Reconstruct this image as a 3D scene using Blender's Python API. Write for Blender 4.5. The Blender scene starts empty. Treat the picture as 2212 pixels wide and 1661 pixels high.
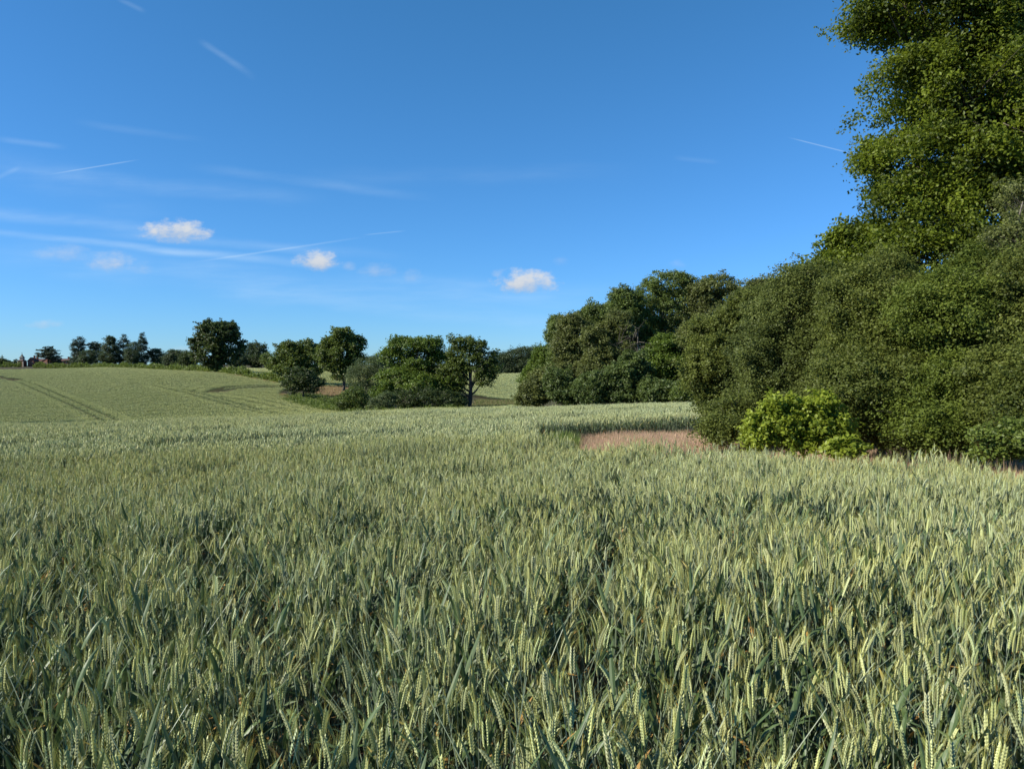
import bpy, math, random
import numpy as np
from mathutils import Vector, Matrix
PI = math.pi
SC = bpy.context.scene
COL = SC.collection
rng = np.random.default_rng(7)
random.seed(7)

# ------------------------------------------------------------------ camera
F = 731.2                      # focal length in pixels of a 1024 px wide frame
CAM_H = 1.6
PITCH = math.radians(-1.49)
cam = bpy.data.cameras.new('camera')
cam.sensor_width = 36.0
cam.lens = 36.0 * F / 1024
cam.clip_start = 0.05
cam.clip_end = 20000
camo = bpy.data.objects.new('camera', cam)
COL.objects.link(camo)
camo.location = (0, 0, CAM_H)
camo.rotation_euler = (math.radians(90) + PITCH, 0, 0)
SC.camera = camo

# ------------------------------------------------------------------ light and exposure
SUN_EL = math.radians(34)
SUN_AZ = math.radians(-109)    # from +Y, clockwise: left of the camera and a little behind it
SUN_DIR = Vector((math.sin(SUN_AZ) * math.cos(SUN_EL), math.cos(SUN_AZ) * math.cos(SUN_EL), math.sin(SUN_EL)))
sl = bpy.data.lights.new('sun', 'SUN')
sl.energy = 5.0
sl.angle = math.radians(0.55)
sl.color = (1.0, 0.94, 0.82)
so = bpy.data.objects.new('sun', sl)
COL.objects.link(so)
so.rotation_euler = SUN_DIR.to_track_quat('Z', 'Y').to_euler()
SC.view_settings.view_transform = 'Standard'
SC.view_settings.look = 'None'
SC.view_settings.gamma = 1.0
SC.view_settings.use_curve_mapping = False
SC.view_settings.exposure = 0.66
try:
    SC.cycles.max_bounces = 4
    SC.cycles.diffuse_bounces = 1
    SC.cycles.transmission_bounces = 2
    SC.cycles.transparent_max_bounces = 4
    SC.cycles.caustics_reflective = False
    SC.cycles.caustics_refractive = False
except Exception:
    pass


def ray(xd, yd):
    """direction through a point of the 2212 x 1661 view of the photograph, scaled so that Y = 1"""
    u = (xd / 2.16016 - 512) / F
    v = -(yd / 2.1628 - 384) / F
    c, s = math.cos(PITCH), math.sin(PITCH)
    d = Vector((u, c - v * s, s + v * c))
    return d / d.y


def at(xd, yd, Y):
    d = ray(xd, yd)
    return Vector((d.x * Y, Y, CAM_H + d.z * Y))


# ------------------------------------------------------------------ world: sky with thin trails and small clouds
W = bpy.data.worlds.new('World')
SC.world = W
W.use_nodes = True
nt = W.node_tree
for n in list(nt.nodes):
    nt.nodes.remove(n)


class NB:
    def __init__(s, tree):
        s.t = tree

    def n(s, kind, **kw):
        x = s.t.nodes.new(kind)
        for k, v in kw.items():
            setattr(x, k, v)
        return x

    def link(s, a, b):
        s.t.links.new(a, b)

    def m(s, op, a, b=None, c=None, clamp=False):
        x = s.t.nodes.new('ShaderNodeMath')
        x.operation = op
        x.use_clamp = clamp
        for i, v in enumerate((a, b, c)):
            if v is None:
                continue
            if isinstance(v, (int, float)):
                x.inputs[i].default_value = v
            else:
                s.t.links.new(v, x.inputs[i])
        return x.outputs[0]

    def ss(s, v, a, b, lo=0.0, hi=1.0):
        x = s.t.nodes.new('ShaderNodeMapRange')
        x.interpolation_type = 'SMOOTHSTEP'
        s.t.links.new(v, x.inputs[0])
        x.inputs[1].default_value = a
        x.inputs[2].default_value = b
        x.inputs[3].default_value = lo
        x.inputs[4].default_value = hi
        return x.outputs[0]

    def noise(s, vec, scale, detail=4, rough=0.55, dist=0.0):
        x = s.t.nodes.new('ShaderNodeTexNoise')
        x.inputs['Scale'].default_value = scale
        x.inputs['Detail'].default_value = detail
        x.inputs['Roughness'].default_value = rough
        x.inputs['Distortion'].default_value = dist
        if vec is not None:
            s.t.links.new(vec, x.inputs['Vector'])
        return x.outputs[0]

    def mix(s, f, a, b):
        x = s.t.nodes.new('ShaderNodeMix')
        x.data_type = 'RGBA'
        for k, v in ((0, f), (6, a), (7, b)):
            if isinstance(v, (int, float)):
                x.inputs[k].default_value = v
            elif isinstance(v, tuple):
                x.inputs[k].default_value = (*v, 1) if len(v) == 3 else v
            else:
                s.t.links.new(v, x.inputs[k])
        return x.outputs[2]


B = NB(nt)
sky = B.n('ShaderNodeTexSky')
sky.sky_type = 'NISHITA'
sky.sun_disc = False
sky.sun_elevation = SUN_EL
sky.sun_rotation = SUN_AZ
sky.altitude = 60
sky.air_density = 1.0
sky.dust_density = 0.0
sky.ozone_density = 6.0
tc = B.n('ShaderNodeTexCoord')
sep = B.n('ShaderNodeSeparateXYZ')
B.link(tc.outputs['Generated'], sep.inputs[0])
dx, dy, dz = sep.outputs
yy = B.m('MAXIMUM', dy, 0.02)
P = B.m('DIVIDE', dx, yy)
Q = B.m('DIVIDE', dz, yy)
front = B.ss(dy, 0.05, 0.3)
cv = B.n('ShaderNodeCombineXYZ')
B.link(P, cv.inputs[0])
B.link(B.m('MULTIPLY', Q, 1.6), cv.inputs[1])
nfine = B.noise(cv.outputs[0], 44, 7, 0.62)
nbig = B.noise(cv.outputs[0], 9, 3, 0.5)
cs = B.n('ShaderNodeCombineXYZ')
B.link(P, cs.inputs[0])
B.link(B.m('MULTIPLY', Q, 7.0), cs.inputs[1])
nstreak = B.noise(cs.outputs[0], 6, 5, 0.6)


def streak(x1, y1, x2, y2, w, a, soft=0.5):
    A, E = ray(x1, y1), ray(x2, y2)
    ax, az, ex, ez = A.x, A.z, E.x, E.z
    L = math.hypot(ex - ax, ez - az)
    tx, tz = (ex - ax) / L, (ez - az) / L
    wd = w / 2.16 / F
    across = B.m('ADD', B.m('MULTIPLY', P, -tz), B.m('MULTIPLY_ADD', Q, tx, ax * tz - az * tx))
    along = B.m('ADD', B.m('MULTIPLY', P, tx / L), B.m('MULTIPLY_ADD', Q, tz / L, -(ax * tx + az * tz) / L))
    across = B.m('ADD', across, B.m('MULTIPLY_ADD', nbig, wd * 0.9 * soft * 2, -wd * 0.45 * soft * 2))
    m1 = B.ss(B.m('ABSOLUTE', across), 0.0, wd, a, 0.0)
    m2 = B.ss(B.m('ABSOLUTE', B.m('SUBTRACT', along, 0.5)), 0.22, 0.52, 1.0, 0.0)
    r = B.m('MULTIPLY', m1, m2)
    return B.m('MULTIPLY', r, B.ss(nstreak, 0.3, 0.7, 1 - soft, 1.0))


STREAKS = [(425, 82, 555, 172, 11, .20, .7), (245, -8, 318, 28, 8, .13, .6), (-20, 296, 150, 320, 10, .18, .5),
           (105, 377, 305, 344, 2.2, .38, .1), (150, 262, 460, 306, 12, .09, .7), (-160, 446, 480, 510, 22, .24, .8),
           (-160, 486, 520, 556, 11, .34, .6), (200, 528, 760, 576, 14, .34, .7), (410, 568, 800, 510, 3.4, .34, .5),
           (160, 500, 900, 556, 16, .22, .8), (400, 360, 950, 428, 16, .14, .8), (-40, 360, 720, 436, 26, .16, .8),
           (400, 596, 1400, 654, 40, .26, .8), (380, 615, 1400, 720, 30, .22, .8), (-100, 520, 700, 640, 60, .13, .9), (1700, 296, 1850, 334, 2.0, .42, .1),
           (-30, 395, 50, 358, 8, .2, .4), (-100, 330, 400, 470, 70, .10, .8), (600, 385, 1400, 370, 30, .07, .8),
           (-100, 560, 700, 590, 30, .10, .7), (780, 508, 880, 498, 2.2, .25, .2), (1450, 340, 1560, 352, 8, .08, .4)]
cir = None
for s_ in STREAKS:
    r_ = streak(*s_)
    cir = r_ if cir is None else B.m('ADD', cir, r_)
cir = B.m('MINIMUM', B.m('MULTIPLY', cir, .72), 0.5)
CLOUDS = [(380, 502, 74, 27, 1.0), (684, 566, 50, 25, 1.0), (1138, 611, 66, 30, 1.1), (240, 568, 52, 26, .62),
          (140, 549, 62, 22, .36), (306, 580, 26, 16, .3), (817, 586, 45, 18, .34), (755, 577, 18, 12, .28),
          (893, 598, 22, 16, .28), (100, 702, 40, 11, .42), (1212, 566, 18, 12, .15), (1074, 592, 14, 10, .35),
          (405, 762, 34, 16, .4), (1465, 572, 20, 12, .15)]
cl = None
shade = None
for (cx, cy, rx, ry, al) in CLOUDS:
    rx, ry = rx * 1.22, ry * 1.22
    c_ = ray(cx, cy)
    wx, wz = rx / 2.16 / F, ry / 2.16 / F
    u = B.m('MULTIPLY_ADD', P, 1 / wx, -c_.x / wx)
    v = B.m('MULTIPLY_ADD', Q, 1 / wz, -c_.z / wz)
    vb = B.m('MULTIPLY', v, B.ss(v, -0.2, 0.2, 1.35, 1.0))      # flatter base
    rr = B.m('ADD', B.m('MULTIPLY', u, u), B.m('MULTIPLY', vb, vb))
    d_ = B.m('SUBTRACT', 1.0, rr)
    d_ = B.m('ADD', d_, B.m('MULTIPLY_ADD', nfine, 2.3, -1.2))
    o_ = B.ss(d_, 0.0, 1.1 if al > .9 else 1.6, 0.0, min(al, .97))
    o_ = B.m('MULTIPLY', o_, B.ss(rr, 1.0, 1.9, 1.0, 0.0))
    cl = o_ if cl is None else B.m('MAXIMUM', cl, o_)
    vv = B.m('MULTIPLY', B.ss(B.m('ADD', v, B.m('MULTIPLY_ADD', nfine, 1.6, -.8)), -0.9, 0.5), B.ss(rr, 1.6, 1.0, 0.0, 1.0))
    shade = vv if shade is None else B.m('MAXIMUM', shade, vv)
sc_ = B.n('ShaderNodeSeparateColor')
B.link(sky.outputs[0], sc_.inputs[0])
cc_ = B.n('ShaderNodeCombineColor')
B.link(B.m('MULTIPLY', sc_.outputs[0], .58), cc_.inputs[0])
B.link(B.m('MULTIPLY', B.m('POWER', sc_.outputs[1], .83), 1.30), cc_.inputs[1])
B.link(B.m('MULTIPLY', sc_.outputs[2], 1.42), cc_.inputs[2])
base = B.mix(B.m('MULTIPLY', cir, front), cc_.outputs[0], (5.6, 7.4, 9.2))
clc = B.mix(shade, (3.9, 4.7, 5.9), (6.2, 6.5, 6.9))
fin = B.mix(B.m('MULTIPLY', cl, front), base, clc)
bg = B.n('ShaderNodeBackground')
bg.inputs[1].default_value = 0.071
B.link(fin, bg.inputs[0])
wo = B.n('ShaderNodeOutputWorld')
B.link(bg.outputs[0], wo.inputs[0])


# ------------------------------------------------------------------ terrain height
def interp_a(x):               # slope of the near field, by column of the photograph
    return np.interp(x, [-400, 0, 550, 1000, 1300, 1500, 1850, 2212, 2700], [.05, .0434, .0324, .023, .019, .0154, .020, .032, .045])


BQ = 0.8 / 45 ** 2
anch = []                      # (azimuth, ln radius, G = z / radius)


def add_anchor(xd, Y, z):
    X = ray(xd, 789).x * Y
    r = math.hypot(X, Y)
    anch.append((math.atan2(X, Y), math.log(r), z / r))


for xd in (-300, 0, 400, 800, 1100, 1300, 1500, 1850, 2212, 2500):
    for Y in (1, 1.8, 3, 5, 8, 12, 18, 27, 38, 50):
        if xd > 1600 and Y > 27:
            continue
        z = -((float(interp_a(xd)) - .0045) * Y + BQ * Y * Y) - .25 * (1 - math.exp(-Y / 4))
        add_anchor(xd, Y, z)


def canopy(xd, yd, Y):
    add_anchor(xd, Y, at(xd, yd, Y).z - 0.8)


def ground(xd, yd, Y):
    add_anchor(xd, Y, at(xd, yd, Y).z)


for a in [(0, 912, 84), (0, 880, 112), (0, 845, 160), (0, 815, 225), (0, 797, 290), (0, 791, 340),
          (-300, 915, 84), (-300, 880, 112), (-300, 830, 180), (-300, 795, 300),
          (280, 912, 80), (280, 868, 118), (280, 835, 160), (280, 808, 220), (280, 794, 280), (280, 791, 330),
          (550, 896, 84), (550, 860, 115), (550, 832, 150), (530, 815, 182), (480, 803, 205), (560, 797, 300),
          (740, 888, 100), (640, 862, 125), (740, 822, 190), (740, 800, 270), (740, 796, 320),
          (1090, 856, 165), (1090, 830, 225), (1100, 812, 300), (1100, 807, 345),
          (900, 845, 150), (900, 812, 240), (900, 798, 320)]:
    canopy(*a)
for a in [(-300, 950, 62), (0, 948, 63), (280, 940, 62), (550, 925, 62), (900, 908, 66), (1013, 885, 118), (1200, 900, 64), (1400, 892, 62),
          (900, 890, 98), (740, 862, 140), (1200, 880, 110), (1200, 860, 160), (1250, 830, 240), (1250, 800, 350),
          (1600, 890, 62), (1600, 860, 130), (1600, 800, 350), (2212, 880, 62), (2212, 800, 350), (2212, 930, 25), (1900, 915, 30),
          (0, 794, 450), (550, 794, 450), (1100, 800, 450), (1800, 795, 450), (0, 793, 700), (1100, 793, 700), (2200, 793, 700),
          (0, 791, 2000), (1100, 791, 2000), (2200, 791, 2000)]:
    ground(*a)
AN = np.array(anch)
SA, SR = 3.2, 1.0
AX = np.stack([AN[:, 0] * SA, AN[:, 1] * SR], 1)


def kern(d2):
    d = np.sqrt(d2 + 0.01)
    return d ** 1


K = kern(((AX[:, None] - AX[None]) ** 2).sum(-1))
nA = len(AX)
M_ = np.zeros((nA + 3, nA + 3))
M_[:nA, :nA] = K - 0.02 * np.eye(nA)
M_[:nA, nA] = 1
M_[:nA, nA + 1:] = AX
M_[nA, :nA] = 1
M_[nA + 1:, :nA] = AX.T
SOL = np.linalg.solve(M_, np.concatenate([AN[:, 2], np.zeros(3)]))


def H(X, Y):
    """ground height at (X, Y), arrays or numbers"""
    X = np.atleast_1d(np.asarray(X, float))
    Y = np.atleast_1d(np.asarray(Y, float))
    out = np.empty(X.size)
    r_all = np.maximum(np.hypot(X, Y), 0.3)
    th = np.arctan2(X, Y)
    lim = 0.72
    th_c = np.where(np.abs(th) > lim, np.sign(th) * (lim + 0.1 * np.tanh((np.abs(th) - lim))), th)
    behind = np.clip((np.abs(th) - 1.2) / 1.0, 0, 1)
    for i in range(0, X.size, 20000):
        q = np.stack([th_c[i:i + 20000] * SA, np.log(np.clip(r_all[i:i + 20000], 1.0, 2500)) * SR], 1)
        d2 = ((q[:, None] - AX[None]) ** 2).sum(-1)
        g = kern(d2) @ SOL[:nA] + SOL[nA] + q @ SOL[nA + 1:]
        out[i:i + 20000] = g * r_all[i:i + 20000]
    out = out * (1 - behind)
    return out if out.size > 1 else float(out[0])


# ------------------------------------------------------------------ mesh helpers
def new_mesh(name, V, faces_n, idx, mats, attrs=None, smooth=False, mat_idx=None):
    """faces_n: number of corners per face (array), idx: flat corner list"""
    me = bpy.data.meshes.new(name)
    V = np.asarray(V, np.float32)
    me.vertices.add(len(V))
    me.vertices.foreach_set('co', V.ravel())
    idx = np.asarray(idx, np.int32)
    fn = np.asarray(faces_n, np.int32)
    if len(fn):
        me.loops.add(len(idx))
        me.loops.foreach_set('vertex_index', idx)
        me.polygons.add(len(fn))
        st = np.concatenate([[0], np.cumsum(fn)[:-1]]).astype(np.int32)
        me.polygons.foreach_set('loop_start', st)
        me.polygons.foreach_set('loop_total', fn)
        me.polygons.foreach_set('use_smooth', np.full(len(fn), smooth))
    if mat_idx is not None:
        me.polygons.foreach_set('material_index', np.asarray(mat_idx, np.int32))
    for m in (mats if isinstance(mats, (list, tuple)) else [mats]):
        me.materials.append(m)
    for k, (typ, arr) in (attrs or {}).items():
        a = me.attributes.new(k, typ, 'POINT')
        if typ == 'FLOAT':
            a.data.foreach_set('value', np.asarray(arr, np.float32))
        elif typ == 'FLOAT_COLOR':
            a.data.foreach_set('color', np.asarray(arr, np.float32).ravel())
        elif typ == 'FLOAT_VECTOR':
            a.data.foreach_set('vector', np.asarray(arr, np.float32).ravel())
        elif typ == 'INT':
            a.data.foreach_set('value', np.asarray(arr, np.int32))
    me.update(calc_edges=True)
    return me


class Geo:
    """collects vertices, faces and a colour / tint per vertex"""

    def __init__(s):
        s.v, s.n, s.i, s.c, s.m = [], [], [], [], []
        s.count = 0

    def add(s, V, F_, c=(1, 1, 1), mi=0):
        V = np.asarray(V, float)
        s.v.append(V)
        c = np.asarray(c, float)
        s.c.append(np.broadcast_to(c, (len(V), c.shape[-1])) if c.ndim == 1 else c)
        for f in F_:
            s.n.append(len(f))
            s.i.extend([k + s.count for k in f])
            s.m.append(mi)
        s.count += len(V)

    def box(s, x0, x1, y0, y1, z0, z1, mi=0):
        V = [(x, y, z) for z in (z0, z1) for y in (y0, y1) for x in (x0, x1)]
        s.add(V, [(0, 2, 3, 1), (4, 5, 7, 6), (0, 1, 5, 4), (2, 6, 7, 3), (0, 4, 6, 2), (1, 3, 7, 5)], mi=mi)

    def tube(s, pts, rad, n=6, c=(1, 1, 1), cap=False):
        pts = [np.asarray(p, float) for p in pts]
        V = []
        up = np.array([0.13, 0.31, 0.94])
        for k, p in enumerate(pts):
            d = pts[min(k + 1, len(pts) - 1)] - pts[max(k - 1, 0)]
            d = d / (np.linalg.norm(d) + 1e-9)
            a = np.cross(d, up if abs(d @ up) < .95 else np.array([1., 0, 0]))
            a /= np.linalg.norm(a) + 1e-9
            b = np.cross(d, a)
            for j in range(n):
                t = 2 * PI * j / n
                V.append(p + rad[k] * (a * math.cos(t) + b * math.sin(t)))
        Fc = []
        for k in range(len(pts) - 1):
            for j in range(n):
                j2 = (j + 1) % n
                Fc.append((k * n + j, k * n + j2, (k + 1) * n + j2, (k + 1) * n + j))
        s.add(V, Fc, c)

    def mesh(s, name, mats, attr=None, smooth=False):
        V = np.concatenate(s.v)
        C_ = np.concatenate(s.c)
        at_ = None
        if attr == 'col':
            at_ = {'col': ('FLOAT_COLOR', np.concatenate([C_, np.ones((len(C_), 1))], 1))}
        return new_mesh(name, V, s.n, s.i, mats, at_, smooth, s.m)


def link(name, me, parent=None, loc=None):
    o = bpy.data.objects.new(name, me)
    COL.objects.link(o)
    if parent is not None:
        o.parent = parent
    if loc is not None:
        o.location = loc
    return o


def tag(o, label=None, cat=None, group=None, kind=None):
    if label:
        o['label'] = label
    if cat:
        o['category'] = cat
    if group:
        o['group'] = group
    if kind:
        o['kind'] = kind
    return o


# ------------------------------------------------------------------ materials
def new_mat(name):
    m = bpy.data.materials.new(name)
    m.use_nodes = True
    t = m.node_tree
    for n in list(t.nodes):
        t.nodes.remove(n)
    b = NB(t)
    out = b.n('ShaderNodeOutputMaterial')
    return m, b, out


def leaf_mat(name, dark, light, trans=0.35, rough=0.5, spec=0.35, tcol=None, scale=0.6):
    """foliage: leaf colour varies leaf by leaf (attribute tint) and branch by branch (noise)"""
    m, b, out = new_mat(name)
    at_ = b.n('ShaderNodeAttribute', attribute_name='tint')
    geo = b.n('ShaderNodeNewGeometry')
    nz = b.noise(geo.outputs['Position'], scale, 2, 0.5)
    f = b.m('ADD', b.m('MULTIPLY', at_.outputs['Fac'], 0.75), b.m('MULTIPLY_ADD', nz, 1.1, -0.42), clamp=True)
    c = b.mix(f, dark, light)
    p = b.n('ShaderNodeBsdfPrincipled')
    p.inputs['Roughness'].default_value = rough
    p.inputs['Specular IOR Level'].default_value = spec
    b.link(c, p.inputs['Base Color'])
    tr = b.n('ShaderNodeBsdfTranslucent')
    tc_ = b.mix(0.5, c, tcol or tuple(min(1, x * 1.6) for x in light))
    b.link(tc_, tr.inputs[0])
    mx = b.n('ShaderNodeMixShader')
    mx.inputs[0].default_value = trans
    b.link(p.outputs[0], mx.inputs[1])
    b.link(tr.outputs[0], mx.inputs[2])
    b.link(mx.outputs[0], out.inputs[0])
    return m


def col_mat(name, trans=0.3, rough=0.55, spec=0.3, gain=1.0, jitter=0.0, scale=0.3, warm=None):
    """plant parts coloured by the vertex colour 'col' with slow noise variation and, for wheat, sunlit yellow painted in on the left"""
    m, b, out = new_mat(name)
    at_ = b.n('ShaderNodeAttribute', attribute_name='col')
    geo = b.n('ShaderNodeNewGeometry')
    nz = b.noise(geo.outputs['Position'], scale, 3, 0.55)
    c = at_.outputs['Color']
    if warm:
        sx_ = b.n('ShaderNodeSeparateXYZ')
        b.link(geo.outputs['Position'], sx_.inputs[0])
        side = b.ss(b.m('ADD', sx_.outputs[0], b.m('MULTIPLY', nz, 8)), -22, 14, 1.0, 0.0)  # tint grows to the left: sunlit look of the crop put into colour
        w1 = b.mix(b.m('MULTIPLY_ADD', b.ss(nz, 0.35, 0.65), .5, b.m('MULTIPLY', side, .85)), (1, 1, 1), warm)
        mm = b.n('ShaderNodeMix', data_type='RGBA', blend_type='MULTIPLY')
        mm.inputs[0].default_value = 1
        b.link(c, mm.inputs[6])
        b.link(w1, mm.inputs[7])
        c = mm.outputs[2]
    p = b.n('ShaderNodeBsdfPrincipled')
    p.inputs['Roughness'].default_value = rough
    p.inputs['Specular IOR Level'].default_value = spec
    b.link(c, p.inputs['Base Color'])
    tr = b.n('ShaderNodeBsdfTranslucent')
    b.link(c, tr.inputs[0])
    mx = b.n('ShaderNodeMixShader')
    mx.inputs[0].default_value = trans
    b.link(p.outputs[0], mx.inputs[1])
    b.link(tr.outputs[0], mx.inputs[2])
    b.link(mx.outputs[0], out.inputs[0])
    return m


def plain_mat(name, c1, c2, scale=4, rough=0.9, bump=0.0, detail=5):
    m, b, out = new_mat(name)
    geo = b.n('ShaderNodeNewGeometry')
    nz = b.noise(geo.outputs['Position'], scale, detail, 0.6)
    c = b.mix(b.ss(nz, 0.3, 0.7), c1, c2)
    p = b.n('ShaderNodeBsdfPrincipled')
    p.inputs['Roughness'].default_value = rough
    p.inputs['Specular IOR Level'].default_value = 0.25
    b.link(c, p.inputs['Base Color'])
    if bump:
        bp = b.n('ShaderNodeBump')
        bp.inputs['Strength'].default_value = bump
        b.link(nz, bp.inputs['Height'])
        b.link(bp.outputs[0], p.inputs['Normal'])
    b.link(p.outputs[0], out.inputs[0])
    return m


M_OAK = leaf_mat('oak leaves', (.038, .060, .011), (.145, .195, .034))
M_OAKN = leaf_mat('near oak leaves', (.018, .034, .006), (.205, .260, .022), trans=.4, scale=0.8, spec=.25)
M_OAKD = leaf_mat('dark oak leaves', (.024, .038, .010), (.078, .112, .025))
M_ASH = leaf_mat('ash leaves', (.058, .086, .020), (.170, .225, .050))
M_IVY = leaf_mat('ivy leaves', (.062, .078, .020), (.175, .200, .052))
M_HAW = leaf_mat('hawthorn leaves', (.050, .068, .013), (.175, .205, .042), trans=.38, spec=.22, rough=.5)
M_HAW2 = leaf_mat('field maple leaves', (.050, .074, .012), (.170, .215, .034), trans=.38, spec=.2)
M_HAW3 = leaf_mat('blackthorn leaves', (.044, .062, .015), (.150, .180, .042), trans=.35, spec=.2)
M_HAZ = leaf_mat('hazel leaves', (.110, .155, .014), (.320, .380, .042), trans=.45, rough=.5, scale=1.5)
M_WIL = leaf_mat('willow leaves', (.056, .082, .028), (.135, .175, .060))
M_CON = leaf_mat('conifer needles', (.016, .032, .014), (.046, .076, .028), trans=.15)
M_BRM = leaf_mat('bramble leaves', (.062, .092, .014), (.170, .220, .036))
M_FAR = leaf_mat('far tree leaves', (.034, .054, .022), (.085, .120, .044))
M_DARK = leaf_mat('shrub leaves', (.044, .068, .017), (.140, .190, .045))
M_BRI = leaf_mat('bright green leaves', (.048, .082, .011), (.150, .215, .028))
M_BARK = plain_mat('bark', (.045, .036, .026), (.12, .10, .075), 9, .95, .6)
M_PALE = plain_mat('pale bark', (.08, .07, .055), (.19, .165, .13), 9, .95, .4)
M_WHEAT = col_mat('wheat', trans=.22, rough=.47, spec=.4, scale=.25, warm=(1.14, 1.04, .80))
M_GRASS = col_mat('dry grass', trans=.35, rough=.7, scale=1.5, warm=(1.0, 1.1, .9))


# ground sheet
def ground_mat():
    m, b, out = new_mat('field soil')
    geo = b.n('ShaderNodeNewGeometry')
    nz = b.noise(geo.outputs['Position'], 3.0, 6, 0.65)
    nl = b.noise(geo.outputs['Position'], 0.05, 3, 0.5)
    soil = b.mix(b.ss(nz, .3, .7), (.022, .015, .009), (.07, .046, .026))
    grass = b.mix(b.ss(nz, .35, .65), (.05, .07, .018), (.14, .14, .06))
    sp = b.n('ShaderNodeSeparateXYZ')
    b.link(geo.outputs['Position'], sp.inputs[0])
    far = b.ss(sp.outputs[1], 55, 75)
    c = b.mix(b.m('MULTIPLY', far, b.ss(nl, .3, .6, .1, .5)), soil, grass)
    p = b.n('ShaderNodeBsdfPrincipled')
    p.inputs['Roughness'].default_value = 0.95
    p.inputs['Specular IOR Level'].default_value = 0.1
    b.link(c, p.inputs['Base Color'])
    bp = b.n('ShaderNodeBump')
    bp.inputs['Strength'].default_value = 0.5
    b.link(nz, bp.inputs['Height'])
    b.link(bp.outputs[0], p.inputs['Normal'])
    b.link(p.outputs[0], out.inputs[0])
    return m


NR, NTH = 190, 420
rad_ = np.exp(np.linspace(math.log(0.5), math.log(6000), NR))
th_ = np.linspace(-PI, PI, NTH, endpoint=False)
# finer columns in front
th_ = np.sign(th_) * (np.abs(th_) / PI) ** 1.5 * PI
R_, T_ = np.meshgrid(rad_, th_, indexing='ij')
gx, gy = (R_ * np.sin(T_)).ravel(), (R_ * np.cos(T_)).ravel()
gz = H(gx, gy)
V = np.concatenate([[[0, 0, 0]], np.stack([gx, gy, gz], 1)])
ii, jj = np.meshgrid(np.arange(NR - 1), np.arange(NTH), indexing='ij')
a_ = 1 + ii * NTH + jj
b_ = 1 + ii * NTH + (jj + 1) % NTH
quads = np.stack([a_, b_, b_ + NTH, a_ + NTH], -1).reshape(-1, 4)
tris = np.stack([np.zeros(NTH, int), 1 + (np.arange(NTH) + 1) % NTH, 1 + np.arange(NTH)], 1)
me = new_mesh('ground', V, np.concatenate([np.full(len(quads), 4), np.full(NTH, 3)]), np.concatenate([quads.ravel(), tris.ravel()]),
              ground_mat(), smooth=True)
if me.polygons[0].normal.z < 0:
    me.flip_normals()
link('ground', me)['kind'] = 'structure'


# ------------------------------------------------------------------ wheat plants
def blade(g, p0, az, length, width, up0, up1, col, tipcol=None, seg=4, fold=.25, twist=0.0):
    """leaf blade starting at p0 heading az, elevation going from up0 to up1 (radians)"""
    V = []
    p = np.array(p0, float)
    prof = [0.55, 1.0, 0.92, 0.62, 0.0] if seg == 4 else [0.7, 1.0, 0.0]
    for k in range(seg + 1):
        t = k / seg
        e = up0 + (up1 - up0) * t
        d = np.array([math.cos(az) * math.cos(e), math.sin(az) * math.cos(e), math.sin(e)])
        sd = np.array([-math.sin(az), math.cos(az), 0]) * math.cos(twist * t) + np.cross(d, [-math.sin(az), math.cos(az), 0]) * math.sin(twist * t)
        w = width * prof[k] * .5
        nrm = np.cross(sd, d)
        V += [p - sd * w, p - nrm * w * fold, p + sd * w]
        p = p + d * (length / seg)
    Fc = []
    for k in range(seg):
        i = k * 3
        Fc += [(i, i + 1, i + 4, i + 3), (i + 1, i + 2, i + 5, i + 4)]
    c = np.array([col] * len(V), float)
    if tipcol is not None:
        c[-3:] = tipcol
        c[-6:-3] = (np.array(col) + np.array(tipcol)) / 2
    g.add(V, Fc, c)


EAR = np.array([.445, .495, .26])
LEAF = np.array([.085, .136, .055])
STEM = np.array([.24, .31, .22])


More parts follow.
